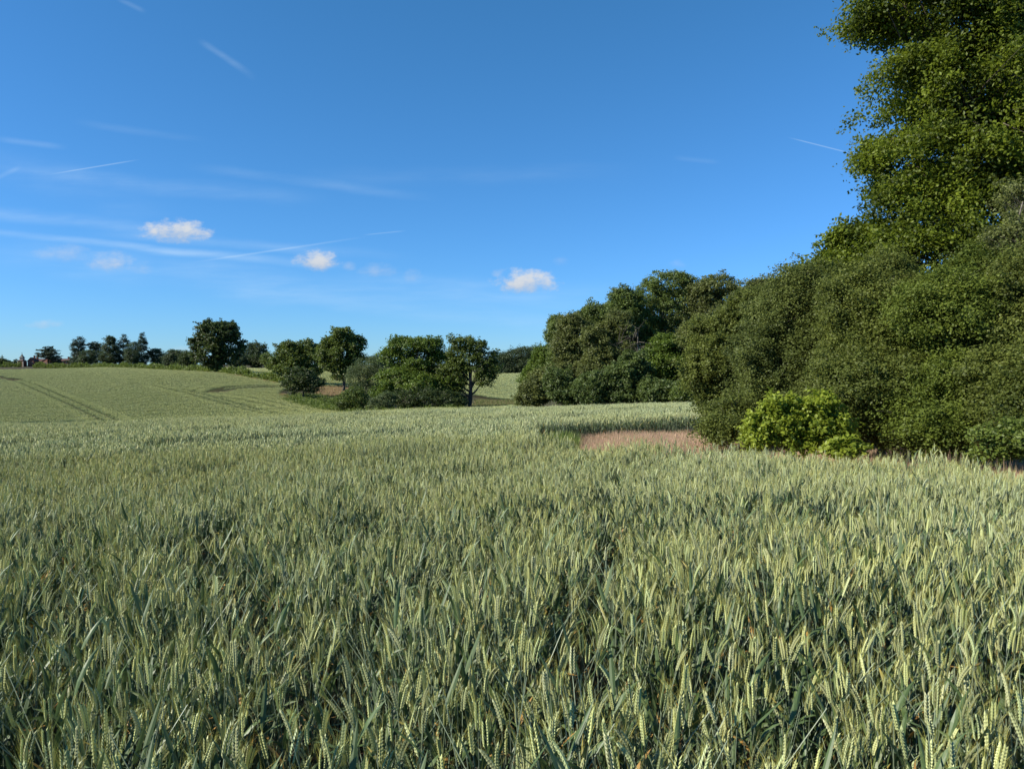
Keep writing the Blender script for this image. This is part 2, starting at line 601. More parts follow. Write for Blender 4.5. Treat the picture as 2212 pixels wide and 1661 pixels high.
def wheat_plant(g, r, ox=0, oy=0, lod=0, hmul=1.0, thick=1.0):
    h = (0.65 + r.normal() * .05) * hmul
    lean = abs(r.normal()) * .19
    az = r.uniform(0, 2 * PI)
    lx, ly = math.cos(az) * lean, math.sin(az) * lean
    ec = EAR * (1 + r.normal() * .17) * np.array([1 + r.normal() * .03, 1, 1 + r.normal() * .08])
    lc = LEAF * (1 + r.normal() * .13) * np.array([1 + r.normal() * .08, 1, 1 + r.normal() * .12])
    top = np.array([ox + lx * h, oy + ly * h, h])
    mid = np.array([ox + lx * h * .35, oy + ly * h * .35, h * .55])
    b0 = np.array([ox, oy, 0.0])
    if lod == 2:
        ec = ec * np.array([1.22, 1.21, 1.05])
    sc = STEM * (.8 + r.normal() * .1)
    if lod == 0:
        g.tube([b0, mid, top], [.0022, .0019, .0013], 3, sc)
    elif lod == 1:
        g.tube([b0 * [1, 1, 0] + [0, 0, .2], top], [.0024 * thick, .002 * thick], 3, sc)
    # ear
    nod = abs(r.normal()) * .34
    ea = az + r.normal() * .5
    d0 = np.array([lx, ly, 1.0])
    d0 /= np.linalg.norm(d0)
    L = .074 + r.normal() * .009
    if r.random() < .24:                       # a shoot without an ear
        lc0 = LEAF * (1 + r.normal() * .12)
        for q_ in range(2):
            blade(g, [ox, oy, h * r.uniform(.6, .95)], r.uniform(0, 2 * PI), r.uniform(.12, .18), .0165 * thick, r.uniform(1.0, 1.45), r.uniform(-.3, 1.2), lc0,
                  None, seg=4 if lod == 0 else 2, twist=r.normal() * .8)
        return
    side_az = r.uniform(0, PI)
    if lod == 0:
        n = 9
        p = top.copy()
        for k in range(n * 2):
            t = k / (n * 2)
            bend = nod * t
            d = d0 + np.array([math.cos(ea), math.sin(ea), 0]) * bend
            d /= np.linalg.norm(d)
            sd = np.cross(d, [math.cos(side_az), math.sin(side_az), 0.1])
            sd /= np.linalg.norm(sd)
            ot = np.cross(d, sd)
            sgn = 1 if k % 2 else -1
            w = .0056 * (0.75 + .5 * math.sin(PI * min(1, t * .8 + .15)))
            ax = d * .95 + sd * sgn * .30
            ax /= np.linalg.norm(ax)
            q = p + sd * sgn * w * .45
            ln = .0178
            V = [q, q + ax * ln * .45 + sd * sgn * w * .5, q + ax * ln * .45 + ot * w * .75, q + ax * ln * .45 - sd * sgn * w * .35,
                 q + ax * ln * .45 - ot * w * .75, q + ax * ln]
            Fc = [(0, 2, 1), (0, 3, 2), (0, 4, 3), (0, 1, 4), (5, 1, 2), (5, 2, 3), (5, 3, 4), (5, 4, 1)]
            cc = np.array([ec * .92, ec * 1.02, ec, ec * .95, ec, ec * 1.12])
            g.add(V, Fc, cc)
            tip = V[-1]
            for q_ in range(1 if r.random() < .75 else 2):
                aw = d * 1.0 + sd * sgn * (.18 + .2 * r.random()) + ot * r.normal() * .16
                aw /= np.linalg.norm(aw)
                al = .038 + .024 * r.random()
                wv = np.cross(aw, r.normal(size=3))
                wv /= np.linalg.norm(wv)
                g.add([tip - wv * .00032, tip + wv * .00032, tip + aw * al], [(0, 1, 2)], ec * np.array([1.0, .90, .50]))
            p = p + d * (L / (n * 2))
    else:
        # lozenge shaped ear with a few grouped awns
        d = d0 + np.array([math.cos(ea), math.sin(ea), 0]) * nod * .6
        d /= np.linalg.norm(d)
        a = np.cross(d, [math.cos(side_az), math.sin(side_az), .1])
        a /= np.linalg.norm(a)
        b = np.cross(d, a)
        w = .0066 * thick
        V = [top]
        prof = ((.18, .85), (.55, 1.05), (.86, .7)) if lod == 1 else ((.4, 1.1),)
        for (t, s_) in prof:
            for j in range(4):
                o = (a if j % 2 == 0 else b * .8) * (1 if j < 2 else -1) * w * s_
                V.append(top + d * L * t + o)
        V.append(top + d * L)
        Fc = []
        m = len(prof)
        for j in range(4):
            j2 = (j + 1) % 4
            Fc.append((0, 1 + j2, 1 + j))
            for k in range(m - 1):
                Fc.append((1 + k * 4 + j, 1 + k * 4 + j2, 5 + k * 4 + j2, 5 + k * 4 + j))
            Fc.append((1 + (m - 1) * 4 + j, 1 + (m - 1) * 4 + j2, len(V) - 1))
        g.add(V, Fc, ec)
        if lod == 1:
            for q_ in range(3):
                s0 = top + d * L * r.uniform(.2, 1)
                aw = d + r.normal(size=3) * .22
                aw /= np.linalg.norm(aw)
                wv = np.cross(aw, r.normal(size=3))
                wv /= np.linalg.norm(wv)
                g.add([s0 - wv * .0010 * thick, s0 + wv * .0010 * thick, s0 + aw * .065], [(0, 1, 2)], ec * np.array([1.0, .98, .75]))
    # leaves
    zf = h * r.uniform(.66, .84)
    pf = b0 + (top - b0) * np.array([.6, .6, 0]) + np.array([0, 0, zf])
    la = r.uniform(0, 2 * PI)
    yel = np.array([.42, .34, .08])
    tip = yel * .9 if r.random() < .25 else None
    e1 = r.uniform(-.6, 1.25)
    if lod < 2:
        blade(g, pf, la, r.uniform(.11, .18), .0165 * thick, r.uniform(.95, 1.4), e1, lc, tip, twist=r.normal() * .8, seg=4 if lod == 0 else 2)
    else:
        blade(g, pf, la, r.uniform(.15, .20), .016 * thick, 1.2, r.uniform(.2, 1.2), lc, None, seg=2)
    if lod == 0 and r.random() < .4:
        blade(g, pf * [1, 1, 0] + [0, 0, zf - r.uniform(.0, .08)], r.uniform(0, 2 * PI), r.uniform(.11, .18), .017, r.uniform(1.1, 1.45), r.uniform(.2, 1.3), lc * .95, None, seg=4, twist=r.normal())
    if lod < 2 or r.random() < .2:
        c2 = lc * .9
        if r.random() < .13:
            c2 = np.array([.50, .30, .09]) * r.uniform(.6, 1.1)
        blade(g, pf * [1, 1, 0] + [0, 0, zf - r.uniform(.06, .16)], la + PI + r.normal() * .5, r.uniform(.11, .18), .016 * thick,
              r.uniform(.8, 1.3), r.uniform(-1.2, .6), c2, None, seg=4 if lod == 0 else 2)
    if lod == 0:
        c3 = np.array([.34, .22, .08]) * r.uniform(.5, 1.1) if r.random() < .6 else lc * .7
        blade(g, pf * [1, 1, 0] + [0, 0, r.uniform(.15, .3)], r.uniform(0, 2 * PI), r.uniform(.1, .2), .010, .9, r.uniform(-1.3, .2), c3, None, seg=2)


def protos(kind, n, fn):
    out = []
    for k in range(n):
        g = Geo()
        fn(g, np.random.default_rng(1000 + 37 * k + hash(kind) % 1 + len(kind)))
        out.append(g)
    return out


def scatter(name, label, mat, geos, pts, rots, scls, idx, attr='col', cat='crop'):
    """one object: a point per clump, a copy of one of the clump meshes on every point"""
    srcs = []
    for k, g in enumerate(geos):
        m = g.mesh(name + ' clump', mat, attr)
        srcs.append(bpy.data.objects.new(name + '_clump', m))      # never linked: only its mesh is used
    me = new_mesh(name, pts, [], [], mat, {'rot': ('FLOAT_VECTOR', rots), 'scl': ('FLOAT_VECTOR', scls), 'idx': ('INT', idx)})
    o = link(name, me)
    tr = bpy.data.node_groups.new(name, 'GeometryNodeTree')
    tr.interface.new_socket('Geometry', in_out='INPUT', socket_type='NodeSocketGeometry')
    tr.interface.new_socket('Geometry', in_out='OUTPUT', socket_type='NodeSocketGeometry')
    gi = tr.nodes.new('NodeGroupInput')
    go = tr.nodes.new('NodeGroupOutput')
    ip = tr.nodes.new('GeometryNodeInstanceOnPoints')
    jn = tr.nodes.new('GeometryNodeJoinGeometry')
    for s in reversed(srcs):
        oi = tr.nodes.new('GeometryNodeObjectInfo')
        oi.inputs[0].default_value = s
        ti = tr.nodes.new('GeometryNodeGeometryToInstance')
        tr.links.new(oi.outputs['Geometry'], ti.inputs[0])
        tr.links.new(ti.outputs[0], jn.inputs[0])

    def att(nm, typ):
        a = tr.nodes.new('GeometryNodeInputNamedAttribute')
        a.data_type = typ
        a.inputs['Name'].default_value = nm
        return [s for s in a.outputs if s.enabled and s.name == 'Attribute'][0]
    tr.links.new(gi.outputs[0], ip.inputs['Points'])
    tr.links.new(jn.outputs[0], ip.inputs['Instance'])
    ip.inputs['Pick Instance'].default_value = True
    tr.links.new(att('idx', 'INT'), ip.inputs['Instance Index'])
    tr.links.new(att('rot', 'FLOAT_VECTOR'), ip.inputs['Rotation'])
    tr.links.new(att('scl', 'FLOAT_VECTOR'), ip.inputs['Scale'])
    tr.links.new(ip.outputs[0], go.inputs[0])
    md = o.modifiers.new('scatter', 'NODES')
    md.node_group = tr
    tag(o, label, cat, kind='stuff')
    return o


def in_poly(px, py, poly):
    inside = np.zeros(px.shape, bool)
    n = len(poly)
    for i in range(n):
        x1, y1 = poly[i]
        x2, y2 = poly[(i + 1) % n]
        c = ((y1 > py) != (y2 > py)) & (px < (x2 - x1) * (py - y1) / (y2 - y1 + 1e-12) + x1)
        inside ^= c
    return inside


def seg_dist(px, py, pts):
    d = np.full(px.shape, 1e9)
    for (x1, y1), (x2, y2) in zip(pts[:-1], pts[1:]):
        L2 = (x2 - x1) ** 2 + (y2 - y1) ** 2 + 1e-9
        t = np.clip(((px - x1) * (x2 - x1) + (py - y1) * (y2 - y1)) / L2, 0, 1)
        d = np.minimum(d, np.hypot(px - x1 - t * (x2 - x1), py - y1 - t * (y2 - y1)))
    return d


def gp(xd, Y):
    """ground position from a column of the photograph and a distance"""
    return (ray(xd, 789).x * Y, Y)


MARGIN = [(1.2, 12.7), (3.0, 11.1), (4.85, 10.4), (6.2, 9.1), (10.5, 7.2), (30, 6), (80, 40), (80, 300)] + [gp(1150, 300), gp(1180, 200), gp(1135, 120), gp(1110, 74), gp(1500, 58),
          (11.0, 40), (7.4, 27), (6.7, 22.6), (4.2, 21.4), (2.1, 20.7), (1.4, 20.2), (.6, 17.6), (.35, 14.8)]
COPSE = [gp(742, 99), gp(690, 106), gp(640, 117), gp(597, 135), gp(615, 150), gp(660, 165), gp(745, 172), gp(900, 175), gp(1030, 165),
         gp(1110, 150), gp(1125, 112), gp(1010, 92), gp(850, 92)]
HEDGE = [gp(75, 345), gp(200, 318), gp(300, 280), gp(400, 240), gp(470, 212), gp(540, 188), gp(620, 166)]
TRAM = [[gp(-30, 245), gp(0, 230), gp(50, 188), gp(95, 150), gp(150, 118), gp(200, 95), gp(240, 78)],
        [gp(25, 222), gp(75, 188), gp(120, 150), gp(175, 118), gp(230, 95), gp(275, 78)]]
TRAM2 = [[gp(330, 160), gp(370, 145), gp(412, 130), gp(512, 100), gp(600, 84)], [gp(392, 145), gp(434, 130), gp(540, 100), gp(640, 84)],
         [gp(470, 122), gp(560, 108), gp(660, 94)], [gp(500, 126), gp(590, 112), gp(700, 98)]]
TRACK = [[gp(452, 133), gp(462, 137), gp(475, 143), gp(505, 148), gp(540, 151), gp(600, 156)], [gp(476, 133), gp(488, 137), gp(503, 141), gp(545, 146), gp(590, 151)]]
TRACK2 = [[gp(416, 136), gp(420, 141), gp(440, 146), gp(470, 151)]]
GAPS = [[gp(-120, 18.4), gp(60, 19.2)], [gp(70, 19.5), gp(200, 19.8)], [gp(1040, 14.5), gp(1160, 14.4), gp(1260, 14.2)], [gp(560, 15.5), gp(600, 15.5)]]


def crop_ok(x, y, pad=0.0):
    ok = ~in_poly(x, y, MARGIN) & ~in_poly(x, y, COPSE)
    ok &= seg_dist(x, y, HEDGE) > 1.2
    for t, w_ in zip(GAPS, (.5, .22, .26, .2)):
        ok &= seg_dist(x, y, t) > w_
    for t in TRAM:
        ok &= seg_dist(x, y, t) > .26 + pad
    for t in TRACK2 + TRAM2:
        ok &= seg_dist(x, y, t) > .24 + pad
    for t in TRACK:
        ok &= seg_dist(x, y, t) > 1.25 + pad
    return ok


def vnoise(x, y, s, seed=0):
    """cheap smooth noise in 0..1"""
    r = np.random.default_rng(seed)
    out = np.zeros(np.shape(x))
    for k in range(6):
        a = r.uniform(0, 2 * PI)
        f = s * r.uniform(.5, 2.0)
        out += np.sin((x * math.cos(a) + y * math.sin(a)) * f + r.uniform(0, 6))
    return .5 + out / 7.5


def tilt_of(x, y, e=.6):
    gxx = (H(x + e, y) - H(x - e, y)) / (2 * e)
    gyy = (H(x, y + e) - H(x, y - e)) / (2 * e)
    return gyy, gxx


def grid_pts(r0, r1, cell, az, jit=.1, ybias=0):
    n = int(r1 / cell) + 2
    xs, ys = np.meshgrid(np.arange(-n, n + 1) * cell, np.arange(-2, n + 1) * cell)
    x, y = xs.ravel(), ys.ravel()
    x = x + rng.uniform(-jit, jit, x.size) * cell
    y = y + rng.uniform(-jit, jit, y.size) * cell
    r = np.hypot(x, y)
    t = np.abs(np.arctan2(x, y))
    k = (r >= r0) & (r < r1) & (t < math.radians(az))
    return x[k], y[k]


# --- near crop: single plants, then clumps that get simpler with distance
def build_wheat():
    # single plants to 6.5 m
    g1 = protos('plant', 22, lambda g, r: wheat_plant(g, r, 0, 0, 0))
    x, y = grid_pts(.95, 6.5, .0475, 56, jit=.48)
    k = crop_ok(x, y)
    # uneven drilling: thin spots show the dark inside of the crop
    hole = vnoise(x, y, 9.0, 3)
    k &= (hole > .385) | (rng.random(x.size) < .06)
    x, y = x[k], y[k]
    z = H(x, y)
    hs = 1.0 + (vnoise(x, y, 3.0, 5) - .5) * .26 + rng.normal(size=x.size) * .05
    leanx = (vnoise(x, y, 2.0, 8) - .5) * .35
    leany = (vnoise(x, y, 2.0, 9) - .5) * .35
    rot = np.stack([leanx + rng.normal(size=x.size) * .05, leany + rng.normal(size=x.size) * .05, rng.uniform(0, 2 * PI, x.size)], 1)
    scl = np.stack([np.ones(x.size) * 1.05, np.ones(x.size) * 1.05, hs], 1)
    A = (np.stack([x, y, z], 1), rot, scl, rng.integers(0, len(g1), x.size))

    def patch(cell, dens, lod, thick):
        def f(g, r):
            n = int(cell * cell * dens)
            for k in range(n):
                ox, oy = r.uniform(-cell / 2, cell / 2, 2)
                hm = 1 + (math.sin(ox * 9 + oy * 5 + r.normal() * .3) * .04)
                wheat_plant(g, r, ox, oy, lod, hm, thick)
        return f

    sets = [A + (0,)]
    geos = list(g1)
    for (r0, r1, cell, dens, lod, thick, nv, az) in ((6.5, 15, .6, 370, 0, 1, 4, 50), (15, 62, 1.0, 300, 1, 1.25, 5, 46)):
        gs = protos('patch%d' % lod, nv, patch(cell, dens, lod, thick))
        cellp = .3 if lod == 0 else cell
        if lod == 0:
            # smaller overlapping patches so that the margin is followed
            gs = protos('patchs', 8, patch(.34, 370, 0, 1))
        x, y = grid_pts(r0, r1, cellp, az, jit=.06)
        k = crop_ok(x, y)
        if lod == 0:
            k &= (vnoise(x, y, 6.5, 3) > .25)
        x, y = x[k], y[k]
        z = H(x, y)
        ty, tx = tilt_of(x, y)
        hs = 1.0 + (vnoise(x, y, 1.6, 5) - .5) * .26 + rng.normal(size=x.size) * .04
        rz = rng.integers(0, 4, x.size) * PI / 2
        rot = np.stack([np.zeros(x.size), np.zeros(x.size), rz], 1)
        # turn the tilt into the frame of the XYZ euler: the slope is applied after the turn about z
        R_list = []
        for i in range(x.size):
            mm = Matrix(((1, 0, 0), (0, 1, 0), (float(tx[i]), float(ty[i]), 1)))
            nv_ = Vector((-float(tx[i]), -float(ty[i]), 1)).normalized()
            q = Vector((0, 0, 1)).rotation_difference(nv_).to_matrix() @ Matrix.Rotation(float(rz[i]), 3, 'Z')
            R_list.append(tuple(q.to_euler()))
        rot = np.array(R_list)
        scl = np.stack([np.ones(x.size)] * 2 + [hs], 1)
        sets.append((np.stack([x, y, z], 1), rot, scl, rng.integers(0, len(gs), x.size), len(geos)))
        geos += gs
    P_ = np.concatenate([s[0] for s in sets])
    Rr = np.concatenate([s[1] for s in sets])
    S_ = np.concatenate([s[2] for s in sets])
    I_ = np.concatenate([s[3] + s[4] for s in sets])
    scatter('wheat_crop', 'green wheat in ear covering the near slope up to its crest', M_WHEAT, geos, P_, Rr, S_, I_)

    # far fields across the dip
    gs = protos('far', 5, patch(1.05, 75, 2, 2.3)) + protos('farther', 5, patch(2.1, 36, 2, 3.6))
    gs += protos('narrow', 4, patch(.42, 90, 2, 2.0))
    off = [(62, 170, 1.0, 0, 44), (170, 350, 2.0, 5, 40), (62, 250, .38, 10, 40)]
    PP, RR, SS, II = [], [], [], []
    for (r0, r1, cell, o_, az) in off:
        x, y = grid_pts(r0, r1, cell, az, jit=.05)
        if o_ == 10:                     # small patches beside the tractor lines
            dl = np.full(x.shape, 1e9)
            for t in TRAM + TRAM2 + TRACK + TRACK2:
                dl = np.minimum(dl, seg_dist(x, y, t))
            k = crop_ok(x, y) & (dl < 1.7)
        else:
            k = crop_ok(x, y, .75 if o_ == 0 else .9)
        x, y = x[k], y[k]
        z = H(x, y)
        PP.append(np.stack([x, y, z], 1))
        ty, tx = tilt_of(x, y, 2.0)
        rz = rng.integers(0, 4, x.size) * PI / 2
        R_list = []
        for i in range(x.size):
            nv_ = Vector((-float(tx[i]), -float(ty[i]), 1)).normalized()
            q = Vector((0, 0, 1)).rotation_difference(nv_).to_matrix() @ Matrix.Rotation(float(rz[i]), 3, 'Z')
            R_list.append(tuple(q.to_euler()))
        RR.append(np.array(R_list))
        hs = 1.05 + (vnoise(x, y, .9, 15) - .5) * .12 + rng.normal(size=x.size) * .03
        SS.append(np.stack([np.ones(x.size)] * 2 + [hs], 1))
        II.append(rng.integers(0, 4 if o_ == 10 else 5, x.size) + o_)
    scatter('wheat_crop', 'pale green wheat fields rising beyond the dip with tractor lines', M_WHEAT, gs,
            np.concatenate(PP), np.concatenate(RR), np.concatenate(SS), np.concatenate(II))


# ------------------------------------------------------------------ trees
def tree_arrays(r, lobes, n_clumps, clump_r, per, ll, lw, flat=.55, keep=.0, up=.6, sprig=.06, bottom=-1.0, shell=.55, spray=.12, rough=.16):
    """leaves as small quads in clumps scattered through the outer part of the lobes; returns vertices and tint"""
    C_ = np.array([l[0] for l in lobes], float)
    R3 = np.array([l[1] for l in lobes], float)
    w = (R3[:, 0] * R3[:, 1] + R3[:, 1] * R3[:, 2] + R3[:, 0] * R3[:, 2])
    w = w / w.sum()
    N = int(n_clumps * 1.9)
    li = r.choice(len(lobes), N, p=w)
    d = r.normal(size=(N, 3))
    d /= np.linalg.norm(d, axis=1, keepdims=True)
    d[:, 2] = np.where((d[:, 2] < bottom), -d[:, 2], d[:, 2])
    f = shell + (1 - shell) * r.random(N) ** .45
    f = np.where(r.random(N) < sprig, f * 1.10, f)
    lr = np.random.default_rng(int(n_clumps) + len(lobes))
    wob = np.zeros(N)
    for k in range(6):
        a = lr.normal(size=3)
        a *= lr.uniform(3.0, 9.0) / np.linalg.norm(a)
        wob += np.sin(d @ a + li * 1.7 + lr.uniform(0, 6))
    f = f * (1 + rough * wob / 3)
    c = C_[li] + d * R3[li] * f[:, None]
    # drop what lies deep inside another lobe
    q = np.full(N, 9.0)
    for k in range(len(lobes)):
        e = np.linalg.norm((c - C_[k]) / R3[k], axis=1)
        q = np.minimum(q, np.where(li == k, 9, e))
    ok = (q > .55)
    if keep > 0:                                       # holes
        s = 2.6 / max(R3.mean(), .1)
        hn = np.zeros(N)
        rr = np.random.default_rng(int(abs(C_[0][0]) * 10) + 5)
        for k in range(5):
            a = rr.normal(size=3)
            a /= np.linalg.norm(a)
            hn += np.sin(c @ a * s * rr.uniform(.8, 2.2) + rr.uniform(0, 6))
        ok &= (hn / 5 > (-1 + keep))
    c = c[ok][:n_clumps]
    dd = d[ok][:n_clumps]
    m = len(c)
    cr = clump_r * r.uniform(.6, 1.35, m)
    ns = int(n_clumps * spray)
    if ns:
        pick = r.choice(m, min(ns, m), replace=False)
        pick = pick[dd[pick, 2] > -.4]
        sdir = dd[pick] * .9 + r.normal(size=(len(pick), 3)) * .35 + np.array([0, 0, .35])
        sdir /= np.linalg.norm(sdir, axis=1, keepdims=True)
        SL = clump_r * r.uniform(.8, 2.8, len(pick))
        ec, ed, er = [], [], []
        for k in range(1, 5):
            t_ = k / 4
            ec.append(c[pick] + sdir * (SL * t_)[:, None] + np.array([0, 0, -1.]) * (SL * t_ * t_ * .25)[:, None] + r.normal(size=(len(pick), 3)) * clump_r * .12)
            ed.append(dd[pick])
            er.append(cr[pick] * (1 - .68 * t_))
        c = np.concatenate([c] + ec)
        dd = np.concatenate([dd] + ed)
        cr = np.concatenate([cr] + er)
        m = len(c)
    lt = np.random.default_rng(len(lobes)).normal(0, .13, len(lobes))
    lob = np.argmin(((c[:, None] - C_[None]) ** 2).sum(-1), 1) if m * len(lobes) < 6e6 else np.zeros(m, int)
    tint_c = np.clip(r.normal(.45, .2, m) + lt[lob], 0, 1)
    cnt = np.maximum((per * np.minimum(1, (cr / clump_r) ** 1.5)).astype(int), 3)
    ci = np.repeat(np.arange(m), cnt)
    n = len(ci)
    off = np.clip(r.normal(size=(n, 3)) * .55, -1.05, 1.05)
    off[:, 2] *= flat
    p = c[ci] + off * cr[ci][:, None]
    nrm = np.array([0, 0, up]) + dd[ci] * .45 + r.normal(size=(n, 3)) * .62
    nrm /= np.linalg.norm(nrm, axis=1, keepdims=True)
    t = np.cross(nrm, r.normal(size=(n, 3)))
    t /= np.linalg.norm(t, axis=1, keepdims=True) + 1e-9
    b = np.cross(nrm, t)
    L = ll * r.uniform(.7, 1.3, n)[:, None] * .5
    Wd = lw * r.uniform(.7, 1.3, n)[:, None] * .5
    V = np.stack([p - t * L, p + b * Wd - nrm * Wd * .15, p + t * L, p - b * Wd - nrm * Wd * .15], 1).reshape(-1, 3)
    tint = np.clip(tint_c[ci] + r.normal(0, .13, n), 0, 1)
    return V, np.repeat(tint, 4), c


def quad_mesh(name, V, tint, mat):
    n = len(V) // 4
    return new_mesh(name, V, np.full(n, 4), np.arange(n * 4), mat, {'tint': ('FLOAT', tint)})


def bumpy(r, lobes, k, frac):
    """adds smaller lobes on the upper surface of each lobe so that outlines are uneven"""
    out = list(lobes)
    for (c, R3) in lobes:
        for _ in range(k):
            d = r.normal(size=3)
            d /= np.linalg.norm(d)
            if d[2] < -.35:
                d[2] *= -1
            s = frac * r.uniform(.7, 1.3)
            out.append((tuple(np.array(c) + d * np.array(R3) * (1.0 - s * .55)), tuple(np.array(R3) * s)))
    return out


def skeleton(r, base, lobes, clumps, r0, limbs=1.0, twigs=40, forks=None, up_frac=.3, wob=.12):
    """trunk with limbs to the lobes and twigs to some of the leaf clumps"""
    g = Geo()
    base = np.array(base, float)
    cs = np.array([l[0] for l in lobes])
    ctr = cs.mean(0)
    top = np.array([ctr[0], ctr[1], cs[:, 2].max()])
    Ht = top[2] - base[2]
    n = 7
    pts = []
    for k in range(n):
        t = k / (n - 1)
        p = base * (1 - t) + top * t
        p[0] = base[0] + (top[0] - base[0]) * t ** 1.6 + r.normal() * .02 * Ht * (0 < k)
        p[1] = base[1] + (top[1] - base[1]) * t ** 1.6 + r.normal() * .02 * Ht * (0 < k)
        pts.append(p)
    pts[0][2] -= .4
    rad = [r0 * (1.35 if k == 0 else 1) * (1 - .86 * (k / (n - 1)) ** 1.1) for k in range(n)]
    g.tube(pts, rad, 8)
    ends = []
    for (c, R3) in lobes:
        c = np.array(c)
        tz = np.clip((c[2] - base[2]) / Ht * .55, up_frac * .7, .8) * r.uniform(.8, 1.1)
        i = min(int(tz * (n - 1)), n - 2)
        fr = tz * (n - 1) - i
        s = pts[i] * (1 - fr) + pts[i + 1] * fr
        rs = rad[min(i + 1, n - 1)] * .55
        mid = s * .5 + c * .5 + r.normal(size=3) * wob * np.linalg.norm(c - s) * .5 + np.array([0, 0, .06 * np.linalg.norm(c - s)])
        q1 = s * .78 + mid * .25 - s * .03
        g.tube([s, (s + mid) / 2 + r.normal(size=3) * .03 * Ht * .3, mid, (mid + c) / 2 + r.normal(size=3) * .03 * Ht * .3, c], [rs, rs * .8, rs * .6, rs * .4, rs * .18], 6)
        ends.append(((mid + c) / 2, rs * .35))
    if len(clumps):
        E = np.array([e[0] for e in ends])
        for j in r.choice(len(clumps), min(twigs, len(clumps)), replace=False):
            c = clumps[j]
            k = int(np.argmin(((E - c) ** 2).sum(1)))
            s = E[k]
            mid = (s + c) / 2 + r.normal(size=3) * .12 * np.linalg.norm(c - s)
            rr = max(ends[k][1] * .6, r0 * .035)
            g.tube([s, mid, c], [rr, rr * .6, rr * .2], 4)
    return g


def tree(name, label, cat, xd, Y, lobes_px, mat, group=None, leaf=(.1, .06), clumps=400, per=30, clump_r=.5, trunk_r=.3, bark=None,
         keep=.0, sub=(3, .45), twigs=50, seed=0, bottom=-1.0, base_yd=None, flat=.55, up=.6, depth=.85, shell=.55, trunk=True, sprig=.06, base_x=None, fill=None, spray=.14, rough=.16, squash=1.0):
    """lobes_px: (column, row, half width, half height[, metres nearer(-)/farther(+)]) in the photograph's 2212 px view at distance Y"""
    r = np.random.default_rng(seed + abs(int(xd)) * 7 + int(Y))
    if Y < 30:
        Y *= 1.2
        clump_r *= 1.2
        leaf = (leaf[0] * 1.12, leaf[1] * 1.12)
        per = int(per * 1.08)
    s = Y / F / 2.16
    bx = gp(xd, Y)[0]
    bz = H(bx, Y)
    if fill:
        fx, fy, frx = fill
        lo = max(lobes_px, key=lambda l: l[1])
        yv = lo[1] + lo[3] * .8
        extra = []
        while yv < fy:
            st = 24 if frx > 20 else 8
            extra.append((lo[0] + r.uniform(-.2, .2) * frx, yv, frx * r.uniform(.85, 1.15), st * .9, 1.5))
            yv += st
        lobes_px = list(lobes_px) + extra
    root = bpy.data.objects.new(name, None)
    COL.objects.link(root)
    root.location = (bx, Y, bz)
    root.empty_display_size = .3
    tag(root, label, cat, group)
    lobes = []
    for lp in lobes_px:
        cx, cy, rx, ry = lp[:4]
        rx, ry = rx * squash, ry * squash
        dy = lp[4] if len(lp) > 4 else 0
        p = at(cx, cy, Y)
        k = (Y + dy) / Y
        lobes.append(((p.x * k - bx, dy, (p.z - CAM_H) * k + CAM_H - bz), (rx * s * k, rx * s * k * depth, ry * s * k)))
    main = list(lobes)
    lobes = bumpy(r, lobes, *sub) if sub[0] else lobes
    V, tint, cc = tree_arrays(r, lobes, clumps, clump_r, per, leaf[0], leaf[1], keep=keep, bottom=bottom, flat=flat, up=up, shell=shell, sprig=sprig, spray=spray, rough=rough)
    lowest = -.05
    V = V.reshape(-1, 4, 3)
    kz = V[:, :, 2].min(1) > lowest
    V = V[kz].reshape(-1, 3)
    tint = tint.reshape(-1, 4)[kz].ravel()
    link('crown' if trunk else 'foliage', quad_mesh(name + ' crown', V, tint, mat), root)
    base = (0 if base_x is None else base_x, 0, 0)
    g = skeleton(r, base, main, cc, trunk_r, twigs=twigs)
    link('trunk' if trunk else 'stem', g.mesh(name + ' trunk', bark or M_BARK, smooth=True), root)
    return root


# ------------------------------------------------------------------ the scene
build_wheat()

G_COPSE = 'oaks and scrub in the dip between the fields'
G_WOOD = 'trees at the edge of the wood on the right'
G_FAR = 'trees along the skyline beyond the fields'
G_HAW = 'hawthorns along the field margin on the right'

# --- oaks standing in the dip and along the hedge
tree('oak_tree', 'large round dark oak standing alone in the hedge at the top of the left field', 'tree', 474, 212,
     [(468, 725, 38, 30), (440, 745, 27, 24), (498, 750, 28, 30), (452, 768, 24, 22, -3), (482, 775, 27, 18, -1), (425, 765, 12, 16), (468, 707, 38, 11), (440, 722, 20, 18), (497, 722, 22, 18), (463, 785, 16, 10, -3), (512, 755, 14, 20), (455, 760, 30, 30)],
     M_OAKD, 'oaks in the hedge and the dip', leaf=(.55, .38), clumps=950, per=26, clump_r=.95, trunk_r=.7, keep=.36, sub=(4, .36), twigs=60, shell=.35)
tree('oak_tree', 'broad olive green oak behind the dark rounded bush beside the pink bank', 'tree', 650, 172,
     [(630, 756, 30, 20), (660, 752, 20, 17), (610, 775, 24, 20), (645, 780, 30, 22), (672, 775, 22, 26), (625, 797, 28, 14, -2), (600, 790, 20, 14), (675, 800, 20, 14)],
     M_OAK, 'oaks in the hedge and the dip', leaf=(.42, .3), clumps=900, per=26, clump_r=.75, trunk_r=.4, keep=.4, sub=(4, .38), twigs=70, shell=.35)
